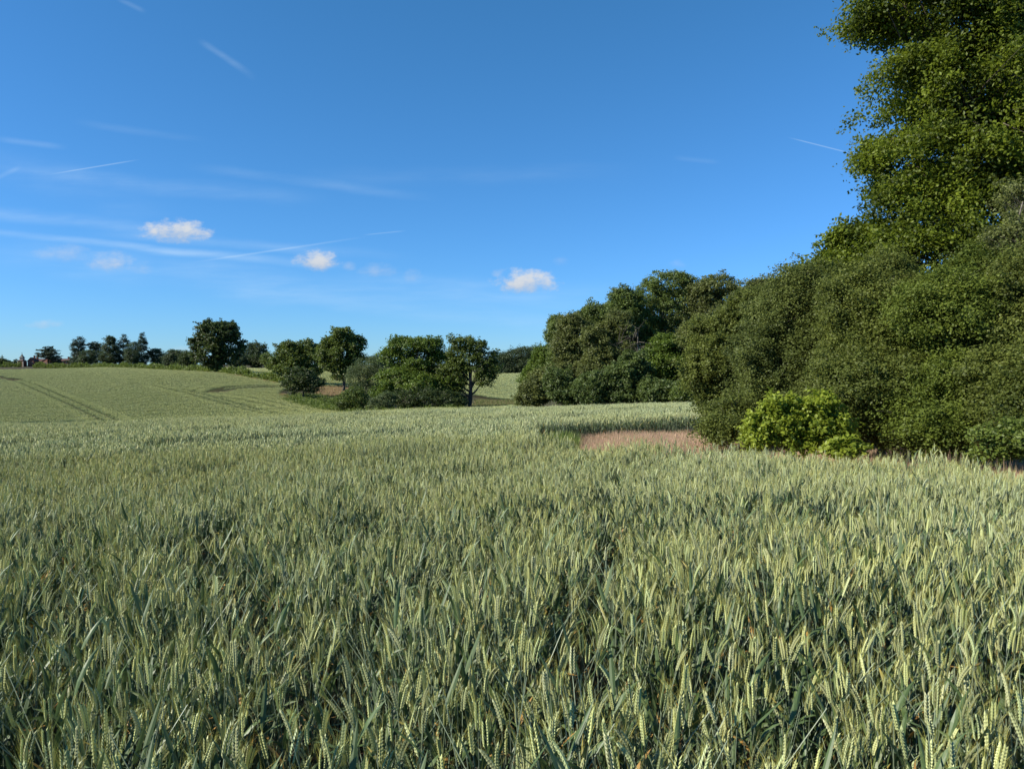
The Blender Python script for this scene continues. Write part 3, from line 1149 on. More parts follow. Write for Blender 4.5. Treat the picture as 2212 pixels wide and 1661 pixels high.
tree('oak_tree', 'tall upright oak with a pale bare lower trunk above the pink bank', 'tree', 742, 158,
     [(740, 728, 28, 20), (762, 745, 24, 22), (716, 752, 22, 22), (740, 765, 34, 20), (725, 790, 18, 16), (768, 775, 20, 14), (700, 765, 18, 18), (733, 806, 16, 16), (755, 798, 18, 14), (710, 788, 18, 14)],
     M_OAK, 'oaks in the hedge and the dip', leaf=(.42, .28), clumps=1000, per=26, clump_r=.75, trunk_r=.4, bark=M_BARK, keep=.4, sub=(4, .38), twigs=70, shell=.35)
tree('oak_tree', 'widest oak of the middle clump with bright green leaves and pale limbs showing', 'tree', 905, 112,
     [(880, 752, 42, 22), (925, 750, 36, 20), (850, 775, 30, 24), (895, 790, 44, 26), (950, 785, 34, 28), (985, 810, 22, 26), (855, 820, 38, 26, -3),
      (900, 830, 42, 28, -4), (945, 840, 38, 28, -2), (835, 850, 30, 24, -3)],
     M_BRI, 'oaks in the hedge and the dip', leaf=(.28, .19), clumps=1700, per=28, clump_r=.6, trunk_r=.4, bark=M_PALE, keep=.34, sub=(4, .36), twigs=160, shell=.4)
tree('oak_tree', 'open crowned oak with a dark straight trunk at the right end of the middle clump', 'tree', 1013, 110,
     [(1000, 742, 26, 16), (1030, 752, 24, 16), (985, 765, 22, 16), (1050, 775, 24, 18), (1015, 785, 34, 18), (1062, 800, 20, 14), (980, 800, 24, 18),
      (1048, 818, 24, 16), (985, 830, 26, 18), (965, 815, 20, 24)],
     M_OAK, 'oaks in the hedge and the dip', leaf=(.27, .18), clumps=950, per=24, clump_r=.55, trunk_r=.38, keep=.5, sub=(4, .40), twigs=160, shell=.3)
tree('shrub', 'dark rounded bush in front of the olive oak at the end of the hedge', 'bush', 655, 132,
     [(650, 815, 27, 22), (635, 830, 22, 18), (675, 832, 22, 18)], M_OAKD, G_COPSE, leaf=(.3, .2), clumps=330, per=26, clump_r=.6, trunk_r=.2, twigs=20, depth=1)
tree('willow_tree', 'grey green willow between the pale trunked oak and the widest oak', 'tree', 790, 118,
     [(795, 795, 28, 24), (775, 815, 24, 24), (815, 820, 28, 30), (790, 845, 30, 22)], M_WIL, G_COPSE, leaf=(.24, .09), clumps=620, per=30, clump_r=.55,
     trunk_r=.2, twigs=60, up=.3, flat=1.0, keep=.2)
tree('shrub', 'low round green bush in front of the grey willow', 'bush', 763, 100,
     [(760, 862, 30, 22), (745, 872, 18, 14), (785, 870, 22, 18)], M_OAK, G_COPSE, leaf=(.2, .13), clumps=380, per=26, clump_r=.42, trunk_r=.12, twigs=10, depth=1)
tree('shrub', 'pale leafed low bush at the foot of the widest oak', 'bush', 832, 98,
     [(832, 868, 22, 18), (815, 876, 18, 12)], M_WIL, G_COPSE, leaf=(.2, .12), clumps=260, per=24, clump_r=.4, trunk_r=.1, twigs=10, depth=1)
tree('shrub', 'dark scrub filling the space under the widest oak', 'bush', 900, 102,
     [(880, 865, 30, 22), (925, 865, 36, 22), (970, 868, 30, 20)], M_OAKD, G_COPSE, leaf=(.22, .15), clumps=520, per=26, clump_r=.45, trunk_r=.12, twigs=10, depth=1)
tree('shrub', 'low dark bush left of the straight oak trunk', 'bush', 985, 112,
     [(978, 862, 20, 14), (995, 868, 14, 10)], M_DARK, G_COPSE, leaf=(.22, .15), clumps=220, per=24, clump_r=.4, trunk_r=.1, twigs=6, depth=1)

# --- skyline trees (far)
FT = [  # kind, label, x, Y, lobes, material, leaf, clumps, keep
    ('cedar_tree', 'flat layered cedar above the village roofs', 103, 660,
     [(103, 751, 8, 2.5), (97, 757, 13, 2), (108, 757, 12, 3), (95, 764, 16, 2), (112, 763, 15, 4), (102, 770, 16, 3), (114, 771, 13, 5), (118, 777, 10, 5)], M_CON, 1.1, 300, .1),
    ('conifer_tree', 'tall narrow dark conifer at the left end of the skyline group', 170, 560,
     [(171, 738, 10, 10), (168, 750, 12, 13), (171, 765, 12, 14), (170, 778, 12, 8)], M_CON, .8, 330, .3),
    ('cedar_tree', 'cedar with flat branches reaching left towards the narrow dark conifer', 205, 565,
     [(200, 745, 15, 2.2), (206, 742, 6, 4), (208, 750, 13, 3), (205, 758, 13, 6), (207, 770, 12, 12)], M_CON, .8, 280, .25),
    ('broadleaf_tree', 'low round green tree in front of the flat branched cedar', 190, 545,
     [(190, 768, 13, 10), (188, 776, 14, 8)], M_FAR, .7, 200, 0),
    ('broadleaf_tree', 'pale topped tree left of the two pointed conifers', 239, 560,
     [(238, 735, 9, 9), (238, 750, 13, 12), (236, 768, 17, 16)], M_FAR, .8, 360, .2),
    ('conifer_tree', 'broad conical conifer in the middle of the skyline group', 267, 565,
     [(268, 731, 5, 8), (267, 742, 10, 9), (266, 755, 15, 13), (266, 770, 19, 14)], M_CON, .8, 380, .2),
    ('conifer_tree', 'tallest sharply pointed conifer of the skyline group', 306, 560,
     [(307, 726, 3, 7), (307, 736, 7, 8), (306, 748, 11, 11), (305, 763, 14, 14), (304, 776, 16, 9)], M_CON, .8, 400, .1),
    ('broadleaf_tree', 'small round tree at the left foot of the tallest pointed conifer', 285, 550,
     [(288, 745, 7, 6), (285, 766, 14, 12)], M_FAR, .7, 240, .1),
    ('broadleaf_tree', 'round headed tree at the right end of the conifer group', 338, 565,
     [(334, 765, 10, 10), (342, 770, 10, 14)], M_FAR, .8, 240, .2),
    ('broadleaf_tree', 'blue green round tree in the gap left of the large lone oak', 373, 470,
     [(374, 770, 15, 12), (366, 778, 12, 9), (384, 778, 10, 9)], M_FAR, .7, 300, .3),
    ('broadleaf_tree', 'darker tree touching the left side of the large lone oak', 405, 450,
     [(404, 772, 12, 11), (412, 778, 13, 10), (398, 780, 8, 7)], M_OAKD, .7, 260, .2),
    ('broadleaf_tree', 'domed tree rising behind the right side of the large lone oak', 545, 470,
     [(548, 748, 10, 8), (540, 760, 16, 11), (562, 757, 14, 12), (553, 770, 18, 10)], M_FAR, .7, 380, .25),
    ('broadleaf_tree', 'low rounded tree right of the large lone oak', 524, 420,
     [(522, 778, 17, 11), (508, 786, 12, 6)], M_FAR, .6, 260, .1),
    ('broadleaf_tree', 'small grey green tree second right of the large lone oak', 552, 420,
     [(552, 781, 14, 9), (563, 778, 9, 8)], M_OAKD, .6, 220, .1),
    ('broadleaf_tree', 'yellow green tree just left of the olive oak', 576, 415,
     [(577, 775, 10, 11), (584, 782, 11, 9)], M_OAK, .6, 220, .15),
    ('broadleaf_tree', 'shadowy tree seen between the olive oak and the upright oak', 690, 410,
     [(690, 762, 12, 14), (700, 775, 18, 14)], M_OAKD, .6, 300, .1),
    ('broadleaf_tree', 'tip of a far tree right of the upright oak', 815, 420,
     [(812, 778, 16, 8), (830, 782, 14, 7)], M_FAR, .6, 220, .1),
    ('broadleaf_tree', 'leftmost tree of the far wood seen in the gap', 1085, 370,
     [(1083, 785, 14, 18), (1090, 780, 12, 18), (1085, 800, 18, 10)], M_FAR, .5, 420, .1),
    ('broadleaf_tree', 'second tree of the far wood seen in the gap', 1110, 370,
     [(1110, 770, 16, 16), (1112, 790, 17, 18)], M_FAR, .5, 420, .15),
    ('broadleaf_tree', 'tallest tree of the far wood seen in the gap', 1137, 368,
     [(1135, 765, 16, 16), (1138, 788, 18, 20)], M_FAR, .5, 440, .15),
    ('broadleaf_tree', 'tree of the far wood half hidden by the near wood', 1165, 370,
     [(1163, 766, 16, 16), (1168, 788, 20, 20)], M_FAR, .5, 440, .15),
    ('broadleaf_tree', 'dark bushy tree at the left edge behind the village hedge', 6, 640,
     [(0, 779, 8, 5), (9, 783, 8, 6)], M_OAKD, .8, 160, 0),
    ('broadleaf_tree', 'distant rounded tree between the left edge and the clock tower', 24, 900,
     [(22, 786, 9, 4), (30, 787, 8, 4)], M_FAR, 1.2, 130, 0),
    ('conifer_tree', 'tiny pointed tree left of the clock tower', 35, 880,
     [(35, 780, 2.5, 4), (35, 786, 5, 4)], M_CON, 1.1, 90, 0),
    ('broadleaf_tree', 'thin leaved tree right of the village chimneys', 166, 650,
     [(164, 773, 9, 5), (172, 780, 10, 6), (158, 782, 8, 5)], M_FAR, .8, 120, .3),
]
for (nm, lb, xd, Y, lobes, mt, lf, nc, kp) in FT:
    nc2 = int(nc * 1.5)
    lobes = [(l[0], l[1], l[2] * 1.15, l[3] * 1.05) for l in lobes]
    tree(nm, lb, 'tree', xd, Y, lobes, mt, G_FAR, leaf=(lf, lf * (.7 if mt is not M_CON else .45)), clumps=nc2, per=22, clump_r=1.5 if mt is not M_CON else 1.2,
         trunk_r=.5, keep=kp, sub={'cedar_tree': (1, .35), 'conifer_tree': (2, .25)}.get(nm, (3, .38)), twigs=14, flat=.6 if nm != 'cedar_tree' else .3, spray=.05 if nm == 'conifer_tree' else .14, fill=(0, 790 if xd < 1000 else 806, 12))

# --- the wood beyond the crest on the right (each tree from left to right)
MW = [
    ('scrub_tree', 'dark low thicket tree at the left foot of the wood', 1150, 76, [(1140, 862, 20, 20), (1160, 845, 22, 26), (1180, 830, 24, 34)], M_IVY, .0),
    ('ash_tree', 'bright green tree at the far left end of the wood', 1172, 92, [(1175, 768, 20, 18), (1185, 790, 26, 22), (1165, 800, 20, 22)], M_BRI, .2),
    ('ash_tree', 'thin airy blue green ash leaning out at the left of the wood', 1205, 84, [(1208, 705, 18, 20), (1200, 728, 16, 20), (1222, 740, 20, 24)], M_ASH, .6),
    ('ivy_clad_tree', 'ivy clad tree above the dark thicket', 1225, 76, [(1235, 700, 24, 22), (1225, 745, 26, 34), (1235, 795, 30, 40)], M_IVY, .3),
    ('ash_tree', 'ash with a small pointed top in the left half of the wood', 1282, 78, [(1285, 678, 26, 22), (1268, 705, 24, 26), (1295, 740, 30, 36)], M_ASH, .3),
    ('ivy_clad_tree', 'brownish ivy covered tree in front of the pointed ash', 1290, 70, [(1290, 740, 26, 34), (1300, 790, 30, 30), (1280, 815, 26, 26), (1335, 700, 24, 22), (1345, 765, 24, 22)], M_IVY, .35),
    ('ash_tree', 'ash on the step of the skyline left of the tallest crown', 1352, 76, [(1350, 642, 24, 18), (1335, 670, 26, 26), (1362, 695, 26, 34)], M_ASH, .35),
    ('ash_tree', 'tallest domed ash of the wood', 1440, 78, [(1440, 615, 40, 26), (1405, 635, 28, 26), (1475, 630, 32, 28), (1440, 670, 46, 36), (1430, 720, 40, 30)], M_ASH, .35),
    ('ash_tree', 'domed ash right of the tallest crown with pale stems below', 1545, 76, [(1548, 620, 38, 22), (1515, 640, 28, 26), (1575, 645, 28, 26), (1540, 680, 44, 34)], M_IVY, .45),
    ('ash_tree', 'small pointed crown near where the wood meets the hawthorns', 1625, 60, [(1622, 645, 24, 22), (1640, 670, 26, 26), (1605, 680, 26, 30)], M_OAK, .35),
    ('maple_tree', 'bright green maple in the middle of the wood edge', 1425, 68, [(1425, 775, 36, 26), (1400, 800, 28, 26), (1450, 800, 30, 24), (1440, 745, 26, 16)], M_BRI, .25),
    ('maple_tree', 'dull green tree right of the bright maple', 1500, 68, [(1495, 740, 34, 34), (1510, 790, 34, 36), (1480, 835, 30, 30)], M_IVY, .3),
    ('shrub', 'dark rounded bush at the left foot of the wood', 1215, 66, [(1210, 835, 26, 32), (1235, 850, 26, 26)], M_DARK, .1),
    ('shrub', 'dark green bush left of the middle of the wood edge', 1285, 64, [(1275, 845, 30, 28), (1300, 835, 26, 34)], M_DARK, .15),
    ('shrub', 'blue green mounded bush in the middle of the wood edge', 1360, 64, [(1350, 820, 34, 32), (1375, 795, 24, 34), (1345, 850, 34, 22)], M_DARK, .1),
    ('shrub', 'low dark bush under the bright maple', 1430, 62, [(1420, 848, 30, 22), (1450, 850, 30, 20)], M_DARK, .15),
    ('shrub', 'low green bush beside the first hawthorn', 1490, 60, [(1485, 852, 26, 18), (1510, 840, 26, 26)], M_OAK, .1),
]
for (nm, lb, xd, Y, lobes, mt, kp) in MW:
    shrub_ = nm == 'shrub'
    lobes = [(l[0], l[1], l[2] * (1.15 if shrub_ else 1.25), l[3] * 1.1) for l in lobes]
    kp *= .7
    tree(nm, lb, 'bush' if shrub_ else 'tree', xd, Y, lobes, mt, G_WOOD, leaf=(.20, .12), clumps=800 if shrub_ else 1500, per=30, clump_r=.38, trunk_r=.14 if shrub_ else .2,
         bark=M_BARK if shrub_ else M_PALE, keep=kp, sub=(5, .36), twigs=10 if shrub_ else 70, flat=.7, shell=.45,
         fill=None if shrub_ else (0, 850, 34))
for (lb, xd, Y, lobes, mt) in (
        ('dim ash standing behind the left half of the wood', 1310, 90, [(1300, 700, 44, 40), (1340, 690, 40, 44), (1320, 760, 60, 50), (1330, 830, 60, 40)], M_ASH),
        ('dim ash standing behind the tallest crown of the wood', 1400, 92, [(1400, 670, 50, 40), (1380, 730, 60, 50), (1440, 730, 50, 50), (1410, 810, 70, 50)], M_ASH),
        ('dim ash standing behind the right half of the wood', 1500, 90, [(1500, 650, 50, 40), (1480, 710, 60, 50), (1550, 720, 60, 50), (1520, 800, 70, 50)], M_IVY)):
    tree('ash_tree', lb, 'tree', xd, Y, lobes, mt, G_WOOD, leaf=(.24, .15), clumps=1300, per=26, clump_r=.45, trunk_r=.2, bark=M_BARK, keep=.1, sub=(5, .34), twigs=60, flat=.7, shell=.4)
# dead grey branches of a fallen or dying tree in the wood
def dead_tree():
    Y = 69
    bx = gp(1375, Y)[0]
    bz = H(bx, Y)
    root = bpy.data.objects.new('dead_tree', None)
    COL.objects.link(root)
    root.location = (bx, Y, bz)
    tag(root, 'bare tree with pale tangled dead branches in the middle of the wood', 'tree', G_WOOD)
    r = np.random.default_rng(4)
    g = Geo()
    t = Geo()
    top = at(1378, 715, Y) - Vector((bx, Y, bz))
    g.tube([(0, 0, -.3), (.1, 0, top.z * .5), tuple(top)], [.17, .11, .05], 7)
    for k in range(26):
        s = np.array(top) * r.uniform(.55, 1.0)
        a = r.uniform(0, 2 * PI)
        L = r.uniform(.7, 2.0)
        d = np.array([math.cos(a), math.sin(a) * .6 - .3, r.uniform(-.35, .7)])
        m = s + d * L * .5 + r.normal(size=3) * .2
        e = s + d * L + np.array([0, 0, -r.uniform(0, .8)])
        t.tube([s, m, e], [.035, .022, .008], 5)
        for q in range(3):
            f = m + (e - m) * r.random()
            t.tube([f, f + r.normal(size=3) * .55], [.022, .006], 4)
    link('trunk', g.mesh('dead trunk', M_PALE, smooth=True), root)
    link('branches', t.mesh('dead branches', M_PALE, smooth=True), root)
dead_tree()

# --- hawthorns, maple and the big oak at the right margin
def haw(label, xd, Y, lobes, clumps, mt=M_HAW, leaf=(.046, .034), clump_r=.19, keep=.62, per=46, name='hawthorn', twigs=420, sub=(12, .23), seed=0, **kw):
    rj = np.random.default_rng(seed + int(xd))
    lobes = [l + ((790 - l[1]) / 140 * .9 + rj.uniform(-.7, .6),) for l in lobes]
    return tree(name, label, 'tree', xd, Y, lobes, mt, G_HAW, leaf=leaf, clumps=clumps, per=per, clump_r=clump_r, trunk_r=.09, keep=keep, sub=sub,
                twigs=twigs, flat=.7, up=.55, shell=.45, sprig=.1, seed=seed, bark=M_PALE, spray=.48, rough=.30, **kw)


haw('hawthorn forming the left end of the hedge beside the pink grass', 1590, 19.5, [(1560, 735, 60, 60), (1545, 800, 62, 60), (1580, 860, 70, 60), (1600, 900, 70, 55), (1640, 700, 70, 60)], 2900, leaf=(.06, .045))
haw('greyish twiggy hawthorn top behind the left end of the hedge', 1660, 24, [(1645, 650, 44, 36), (1690, 645, 44, 40), (1620, 700, 60, 50)], 1500, mt=M_IVY, leaf=(.07, .045), clump_r=.22, keep=.5)
haw('tall hawthorn behind the bright hazel', 1730, 14.5, [(1700, 700, 80, 70), (1750, 650, 70, 60), (1690, 790, 90, 80), (1770, 760, 90, 90), (1740, 870, 90, 80), (1650, 900, 60, 60)], 3700, mt=M_HAW3)
haw('wide hawthorn below the big oak', 1900, 12.5, [(1870, 668, 80, 70), (1945, 655, 80, 60), (1915, 600, 40, 40), (1900, 740, 110, 90), (1880, 850, 110, 80), (1960, 820, 90, 90), (1930, 920, 90, 50)], 4400)
haw('hawthorn set back behind the one with dark hollows', 2150, 14.5, [(2150, 620, 100, 80), (2160, 740, 110, 90), (2150, 860, 110, 80), (2120, 940, 100, 50)], 2400)
haw('hawthorn with dark hollows low in its foliage', 2080, 11.5, [(2050, 690, 90, 85), (2110, 615, 50, 60), (2090, 760, 100, 100), (2050, 860, 90, 80), (2110, 870, 80, 80), (2020, 925, 70, 50)], 4400, mt=M_HAW2)
haw('hawthorn at the right edge of the picture', 2240, 10.5, [(2220, 660, 90, 90), (2240, 760, 100, 110), (2200, 850, 90, 90), (2270, 880, 100, 80)], 4000)
tree('maple_tree', 'twiggy maple with a thin pointed outline left of the big oak', 'tree', 1850, 17.5,
     [(1850, 520, 55, 34), (1880, 560, 70, 50), (1810, 565, 30, 18), (1820, 600, 60, 40), (1760, 600, 34, 18)],
     M_OAKN, G_HAW, leaf=(.10, .06), clumps=1500, per=26, clump_r=.2, trunk_r=.12, keep=.5, sub=(7, .32), twigs=260, flat=.8, shell=.4, sprig=.1, spray=.4)
tree('oak_tree', 'huge oak towering over the right side of the picture, tips tinged yellow', 'tree', 2260, 16.5,
     [(1990, 15, 150, 55), (2120, 40, 170, 110), (2010, 190, 125, 85), (2100, 180, 160, 120), (1990, 350, 135, 75), (2090, 330, 170, 110), (1990, 430, 110, 60),
      (2050, 470, 140, 90), (2180, 460, 150, 110), (1980, 545, 120, 60), (2280, 100, 200, 200, 2), (2290, 330, 180, 180, 2), (2150, -120, 260, 120), (2300, -260, 300, 160, 1)],
     M_OAKN, None, leaf=(.088, .052), clumps=6800, squash=.92, per=58, clump_r=.31, trunk_r=.4, keep=.76, sub=(11, .31), twigs=700, flat=.75, up=.45, shell=.5, sprig=.0, depth=.9, spray=.2, rough=.26)
tree('hazel_bush', 'bright lime green hazel bush in front of the dark hawthorns', 'bush', 1710, 10.6,
     [(1655, 925, 38, 28), (1700, 915, 34, 34), (1755, 915, 40, 34), (1778, 885, 18, 30), (1638, 955, 26, 20), (1805, 925, 28, 32), (1730, 955, 56, 22), (1668, 885, 14, 22), (1700, 880, 12, 16), (1735, 885, 12, 20)],
     M_HAZ, None, leaf=(.062, .05), clumps=420, per=18, clump_r=.11, trunk_r=.03, keep=.45, sub=(5, .36), twigs=240, flat=.9, up=.6, shell=.3, sprig=.1, depth=.8, spray=.9)
tree('bramble_bush', 'low lime leafed sprays right of the hazel at the crop edge', 'bush', 1840, 9.9,
     [(1835, 965, 26, 22), (1815, 975, 26, 14)], M_HAZ, None, leaf=(.07, .055), clumps=70, per=18, clump_r=.1, trunk_r=.015, keep=.3, twigs=60, sub=(4, .4), depth=.8, trunk=False)
tree('bramble_bush', 'reddish brown bramble tangle at the right edge of the picture', 'bush', 2170, 8.7,
     [(2160, 960, 50, 34), (2210, 950, 50, 40), (2130, 985, 34, 16)], M_BRM, None, leaf=(.05, .035), clumps=240, per=16, clump_r=.13, trunk_r=.02, bark=plain_mat('bramble stem', (.12, .045, .025), (.26, .12, .06), 20),
     keep=.5, twigs=320, sub=(5, .4), depth=.8, trunk=False)


tree('oak_tree', 'oak off the left edge of the view throwing a shadow on the lower wheat', 'tree', -255, 78,
     [(-255, 755, 66, 56), (-290, 805, 60, 50), (-225, 805, 60, 50)], M_OAK, None, leaf=(.3, .2), clumps=700, per=26, clump_r=.7, trunk_r=.4, keep=.2, twigs=40)

haw('low scrubby thorn between the pink grass and the bright hazel', 1580, 13.6, [(1560, 932, 24, 20), (1580, 905, 28, 34)], 420, sub=(5, .3))
haw('pale twiggy thorn tree rising against the big oak at the right edge', 2225, 11.5, [(2215, 450, 44, 50), (2195, 520, 44, 34), (2230, 570, 50, 40)], 190, mt=M_IVY, keep=.85, leaf=(.05, .034), twigs=500)
# --- hedge and low scrub as leaf clumps along a line
def leafy_strip(name, label, cat, line, height, width, mat, leaf, dens, clump_r, per=22, kind=None, seed=1, hvar=.35):
    r = np.random.default_rng(seed)
    pts = np.array(line, float)
    seg = np.hypot(*(pts[1:] - pts[:-1]).T)
    total = seg.sum()
    n = int(total * dens)
    s = r.uniform(0, total, n)
    cum = np.concatenate([[0], np.cumsum(seg)])
    x = np.interp(s, cum, pts[:, 0])
    y = np.interp(s, cum, pts[:, 1])
    hh = height * (1 + hvar * (vnoise(x, y, .35, seed) - .5) * 2)
    a = r.uniform(0, PI, n)
    f = r.random(n) ** .4
    ox = np.cos(a) * width * .5 * f
    z = np.sin(a) * hh * f
    dx_ = np.interp(s, cum[:-1] + seg / 2, (pts[1:, 0] - pts[:-1, 0]) / seg)
    dy_ = np.interp(s, cum[:-1] + seg / 2, (pts[1:, 1] - pts[:-1, 1]) / seg)
    cx = x - dy_ * ox
    cy = y + dx_ * ox
    cz = H(cx, cy) + z
    m = n * per
    ci = np.repeat(np.arange(n), per)
    p = np.stack([cx, cy, cz], 1)[ci] + r.normal(size=(m, 3)) * clump_r * .5
    nrm = np.array([0, 0, .5]) + r.normal(size=(m, 3)) * .6
    nrm /= np.linalg.norm(nrm, axis=1, keepdims=True)
    t = np.cross(nrm, r.normal(size=(m, 3)))
    t /= np.linalg.norm(t, axis=1, keepdims=True)
    b = np.cross(nrm, t)
    L = leaf[0] * r.uniform(.7, 1.3, m)[:, None] / 2
    w_ = leaf[1] * r.uniform(.7, 1.3, m)[:, None] / 2
    V = np.stack([p - t * L, p + b * w_, p + t * L, p - b * w_], 1).reshape(-1, 3)
    tint = np.clip(np.repeat(r.normal(.5, .2, n)[ci], 4) + 0, 0, 1)
    x0, y0 = pts[0]
    z0 = H(x0, y0)
    V -= np.array([x0, y0, z0])
    o = link(name, quad_mesh(name, V, tint, mat), None, (x0, y0, z0))
    tag(o, label, cat, None, kind)
    return o


leafy_strip('hedge', 'long low hedge along the top edge of the left field up to the oaks', 'hedge', HEDGE[:], 2.2, 2.4, M_BRM, (.42, .3), 9, .5)
leafy_strip('hedge', 'short hedge at the left edge in front of the village', 'hedge', [gp(-60, 520), gp(20, 520), gp(46, 520)], 3.2, 3, M_BRM, (.6, .4), 5, .9, seed=4)
leafy_strip('bramble_patch', 'bramble and nettle bank between the field edge and the middle oaks', 'brambles', [gp(640, 124), gp(690, 112), gp(740, 104)], 1.0, 7, M_BRM, (.2, .14), 55, .35, per=20, seed=5)
leafy_strip('bramble_patch', 'dark green brambles in the shade below the pale trunked oak', 'brambles', [gp(650, 138), gp(700, 132), gp(760, 126)], .9, 9, M_OAK, (.24, .16), 40, .4, per=20, seed=6)
leafy_strip('bramble_patch', 'strip of weeds along the foot of the middle clump', 'brambles', [gp(720, 98), gp(800, 94), gp(900, 93), gp(1010, 95)], .9, 3, M_BRM, (.2, .13), 22, .35, per=20, seed=7)


# --- dry pinkish grass, stuff
def tuft(cells, n, hh, cols, wid):
    def f(g, r):
        for k in range(n):
            ox, oy = r.uniform(-cells / 2, cells / 2, 2)
            a = r.uniform(0, 2 * PI)
            h = hh * r.uniform(.6, 1.15)
            e = r.uniform(.05, .45)
            c = np.array(cols[r.integers(0, len(cols))]) * r.uniform(.7, 1.2)
            p0 = np.array([ox, oy, 0])
            p1 = p0 + [math.cos(a) * e * h * .35, math.sin(a) * e * h * .35, h * .6]
            p2 = p0 + [math.cos(a) * e * h, math.sin(a) * e * h, h]
            sd = np.array([-math.sin(a), math.cos(a), 0]) * wid
            g.add([p0 - sd, p0 + sd, p1 - sd, p1 + sd, p2 - sd * .7, p2 + sd * .7, p2 + (p2 - p1) * .35], [(0, 1, 3, 2), (2, 3, 5, 4), (4, 5, 6)], c)
    return f


def grass_area(label, poly, cell, n, hh, cols, wid, seed, hole=0.0, edge=0.0):
    r = np.random.default_rng(seed)
    gs = []
    for k in range(3):
        g = Geo()
        tuft(cell, n, hh, cols, wid)(g, np.random.default_rng(seed * 10 + k))
        gs.append(g)
    P_ = np.array(poly)
    x0, y0 = P_.min(0)
    x1, y1 = P_.max(0)
    xs, ys = np.meshgrid(np.arange(x0, x1, cell * .8), np.arange(y0, y1, cell * .8))
    x = xs.ravel() + r.uniform(-.3, .3, xs.size) * cell
    y = ys.ravel() + r.uniform(-.3, .3, xs.size) * cell
    k = in_poly(x, y, poly) & (vnoise(x, y, 2.0 / cell * .5, seed) > hole)
    x, y = x[k], y[k]
    z = H(x, y) - .01
    N = len(x)
    hs = .75 + vnoise(x, y, 1.2 / cell * .4, seed + 3) * .5
    return scatter('grass', label, M_GRASS, gs, np.stack([x, y, z], 1), np.stack([np.zeros(N), np.zeros(N), r.uniform(0, 6.28, N)], 1),
                   np.stack([np.ones(N), np.ones(N), hs], 1), r.integers(0, 3, N), cat='grass')


PINK = [(.56, .33, .25), (.62, .40, .30), (.48, .28, .21), (.60, .46, .28), (.42, .34, .18)]
grass_area('pinkish dry grass patch between the wheat and the hawthorns', [(1.3, 13.3), (3.0, 11.4), (4.85, 10.7), (6.2, 9.4), (10.5, 7.6), (14, 10.5), (10.5, 16.5), (8.2, 24), (6.6, 22.4), (4.2, 21.2), (1.95, 20.3), (1.5, 17)],
           .3, 150, .34, PINK, .0022, 21)
grass_area('green weeds at the left end of the pink grass', [(.4, 14.9), (1.15, 13.4), (1.4, 16.8), (1.8, 20), (1.2, 20), (.6, 17.6)], .25, 60, .42, [(.10, .16, .04), (.16, .22, .05), (.22, .24, .06)], .005, 22, hole=.3)
STRAW = [(.52, .40, .20), (.46, .30, .18), (.30, .32, .10), (.55, .36, .24)]
grass_area('tall straw coloured grass stems along the foot of the hawthorns at the crop edge', [(4.7, 10.8), (6.2, 9.5), (9.0, 8.2), (9.6, 9.1), (6.7, 10.5), (5.0, 11.8)], .3, 16, .55, STRAW, .002, 27)
BANK = [(.40, .22, .15), (.46, .27, .19), (.34, .2, .12), (.40, .32, .16), (.2, .2, .07)]
grass_area('bare pinkish bank curving round the dark rounded bush', [gp(596, 136), gp(606, 128), gp(650, 112), gp(668, 114), gp(640, 124), gp(625, 132), gp(612, 140)], 1.0, 90, .35, BANK, .03, 23)
grass_area('pinkish grass strip behind the bushes below the pale trunked oak', [gp(680, 140), gp(745, 150), gp(760, 168), gp(690, 172)], 1.0, 90, .4, BANK, .03, 24)
grass_area('pinkish rough grass at the foot of the long hedge', [gp(470, 203), gp(540, 182), gp(620, 160), gp(622, 164), gp(545, 187), gp(470, 209)], 1.0, 60, .6, BANK, .03, 25)
grass_area('shaded grass right of the straight oak trunk', [gp(1020, 108), gp(1120, 112), gp(1115, 150), gp(1030, 150)], 1.2, 80, .5, [(.12, .16, .04), (.3, .22, .12), (.18, .2, .06)], .035, 26)


# --- village on the skyline
M_BRICK = plain_mat('brick', (.13, .055, .038), (.19, .09, .06), 2, .9)
M_TILE = plain_mat('roof tiles', (.07, .038, .034), (.12, .065, .055), 2, .85)
M_SLATE = plain_mat('slate', (.06, .065, .06), (.11, .115, .10), 2, .7)
M_RENDER = plain_mat('pale render', (.42, .36, .28), (.52, .46, .36), 1, .9)
M_GLASS = plain_mat('window glass', (.03, .04, .05), (.06, .07, .08), 3, .15)


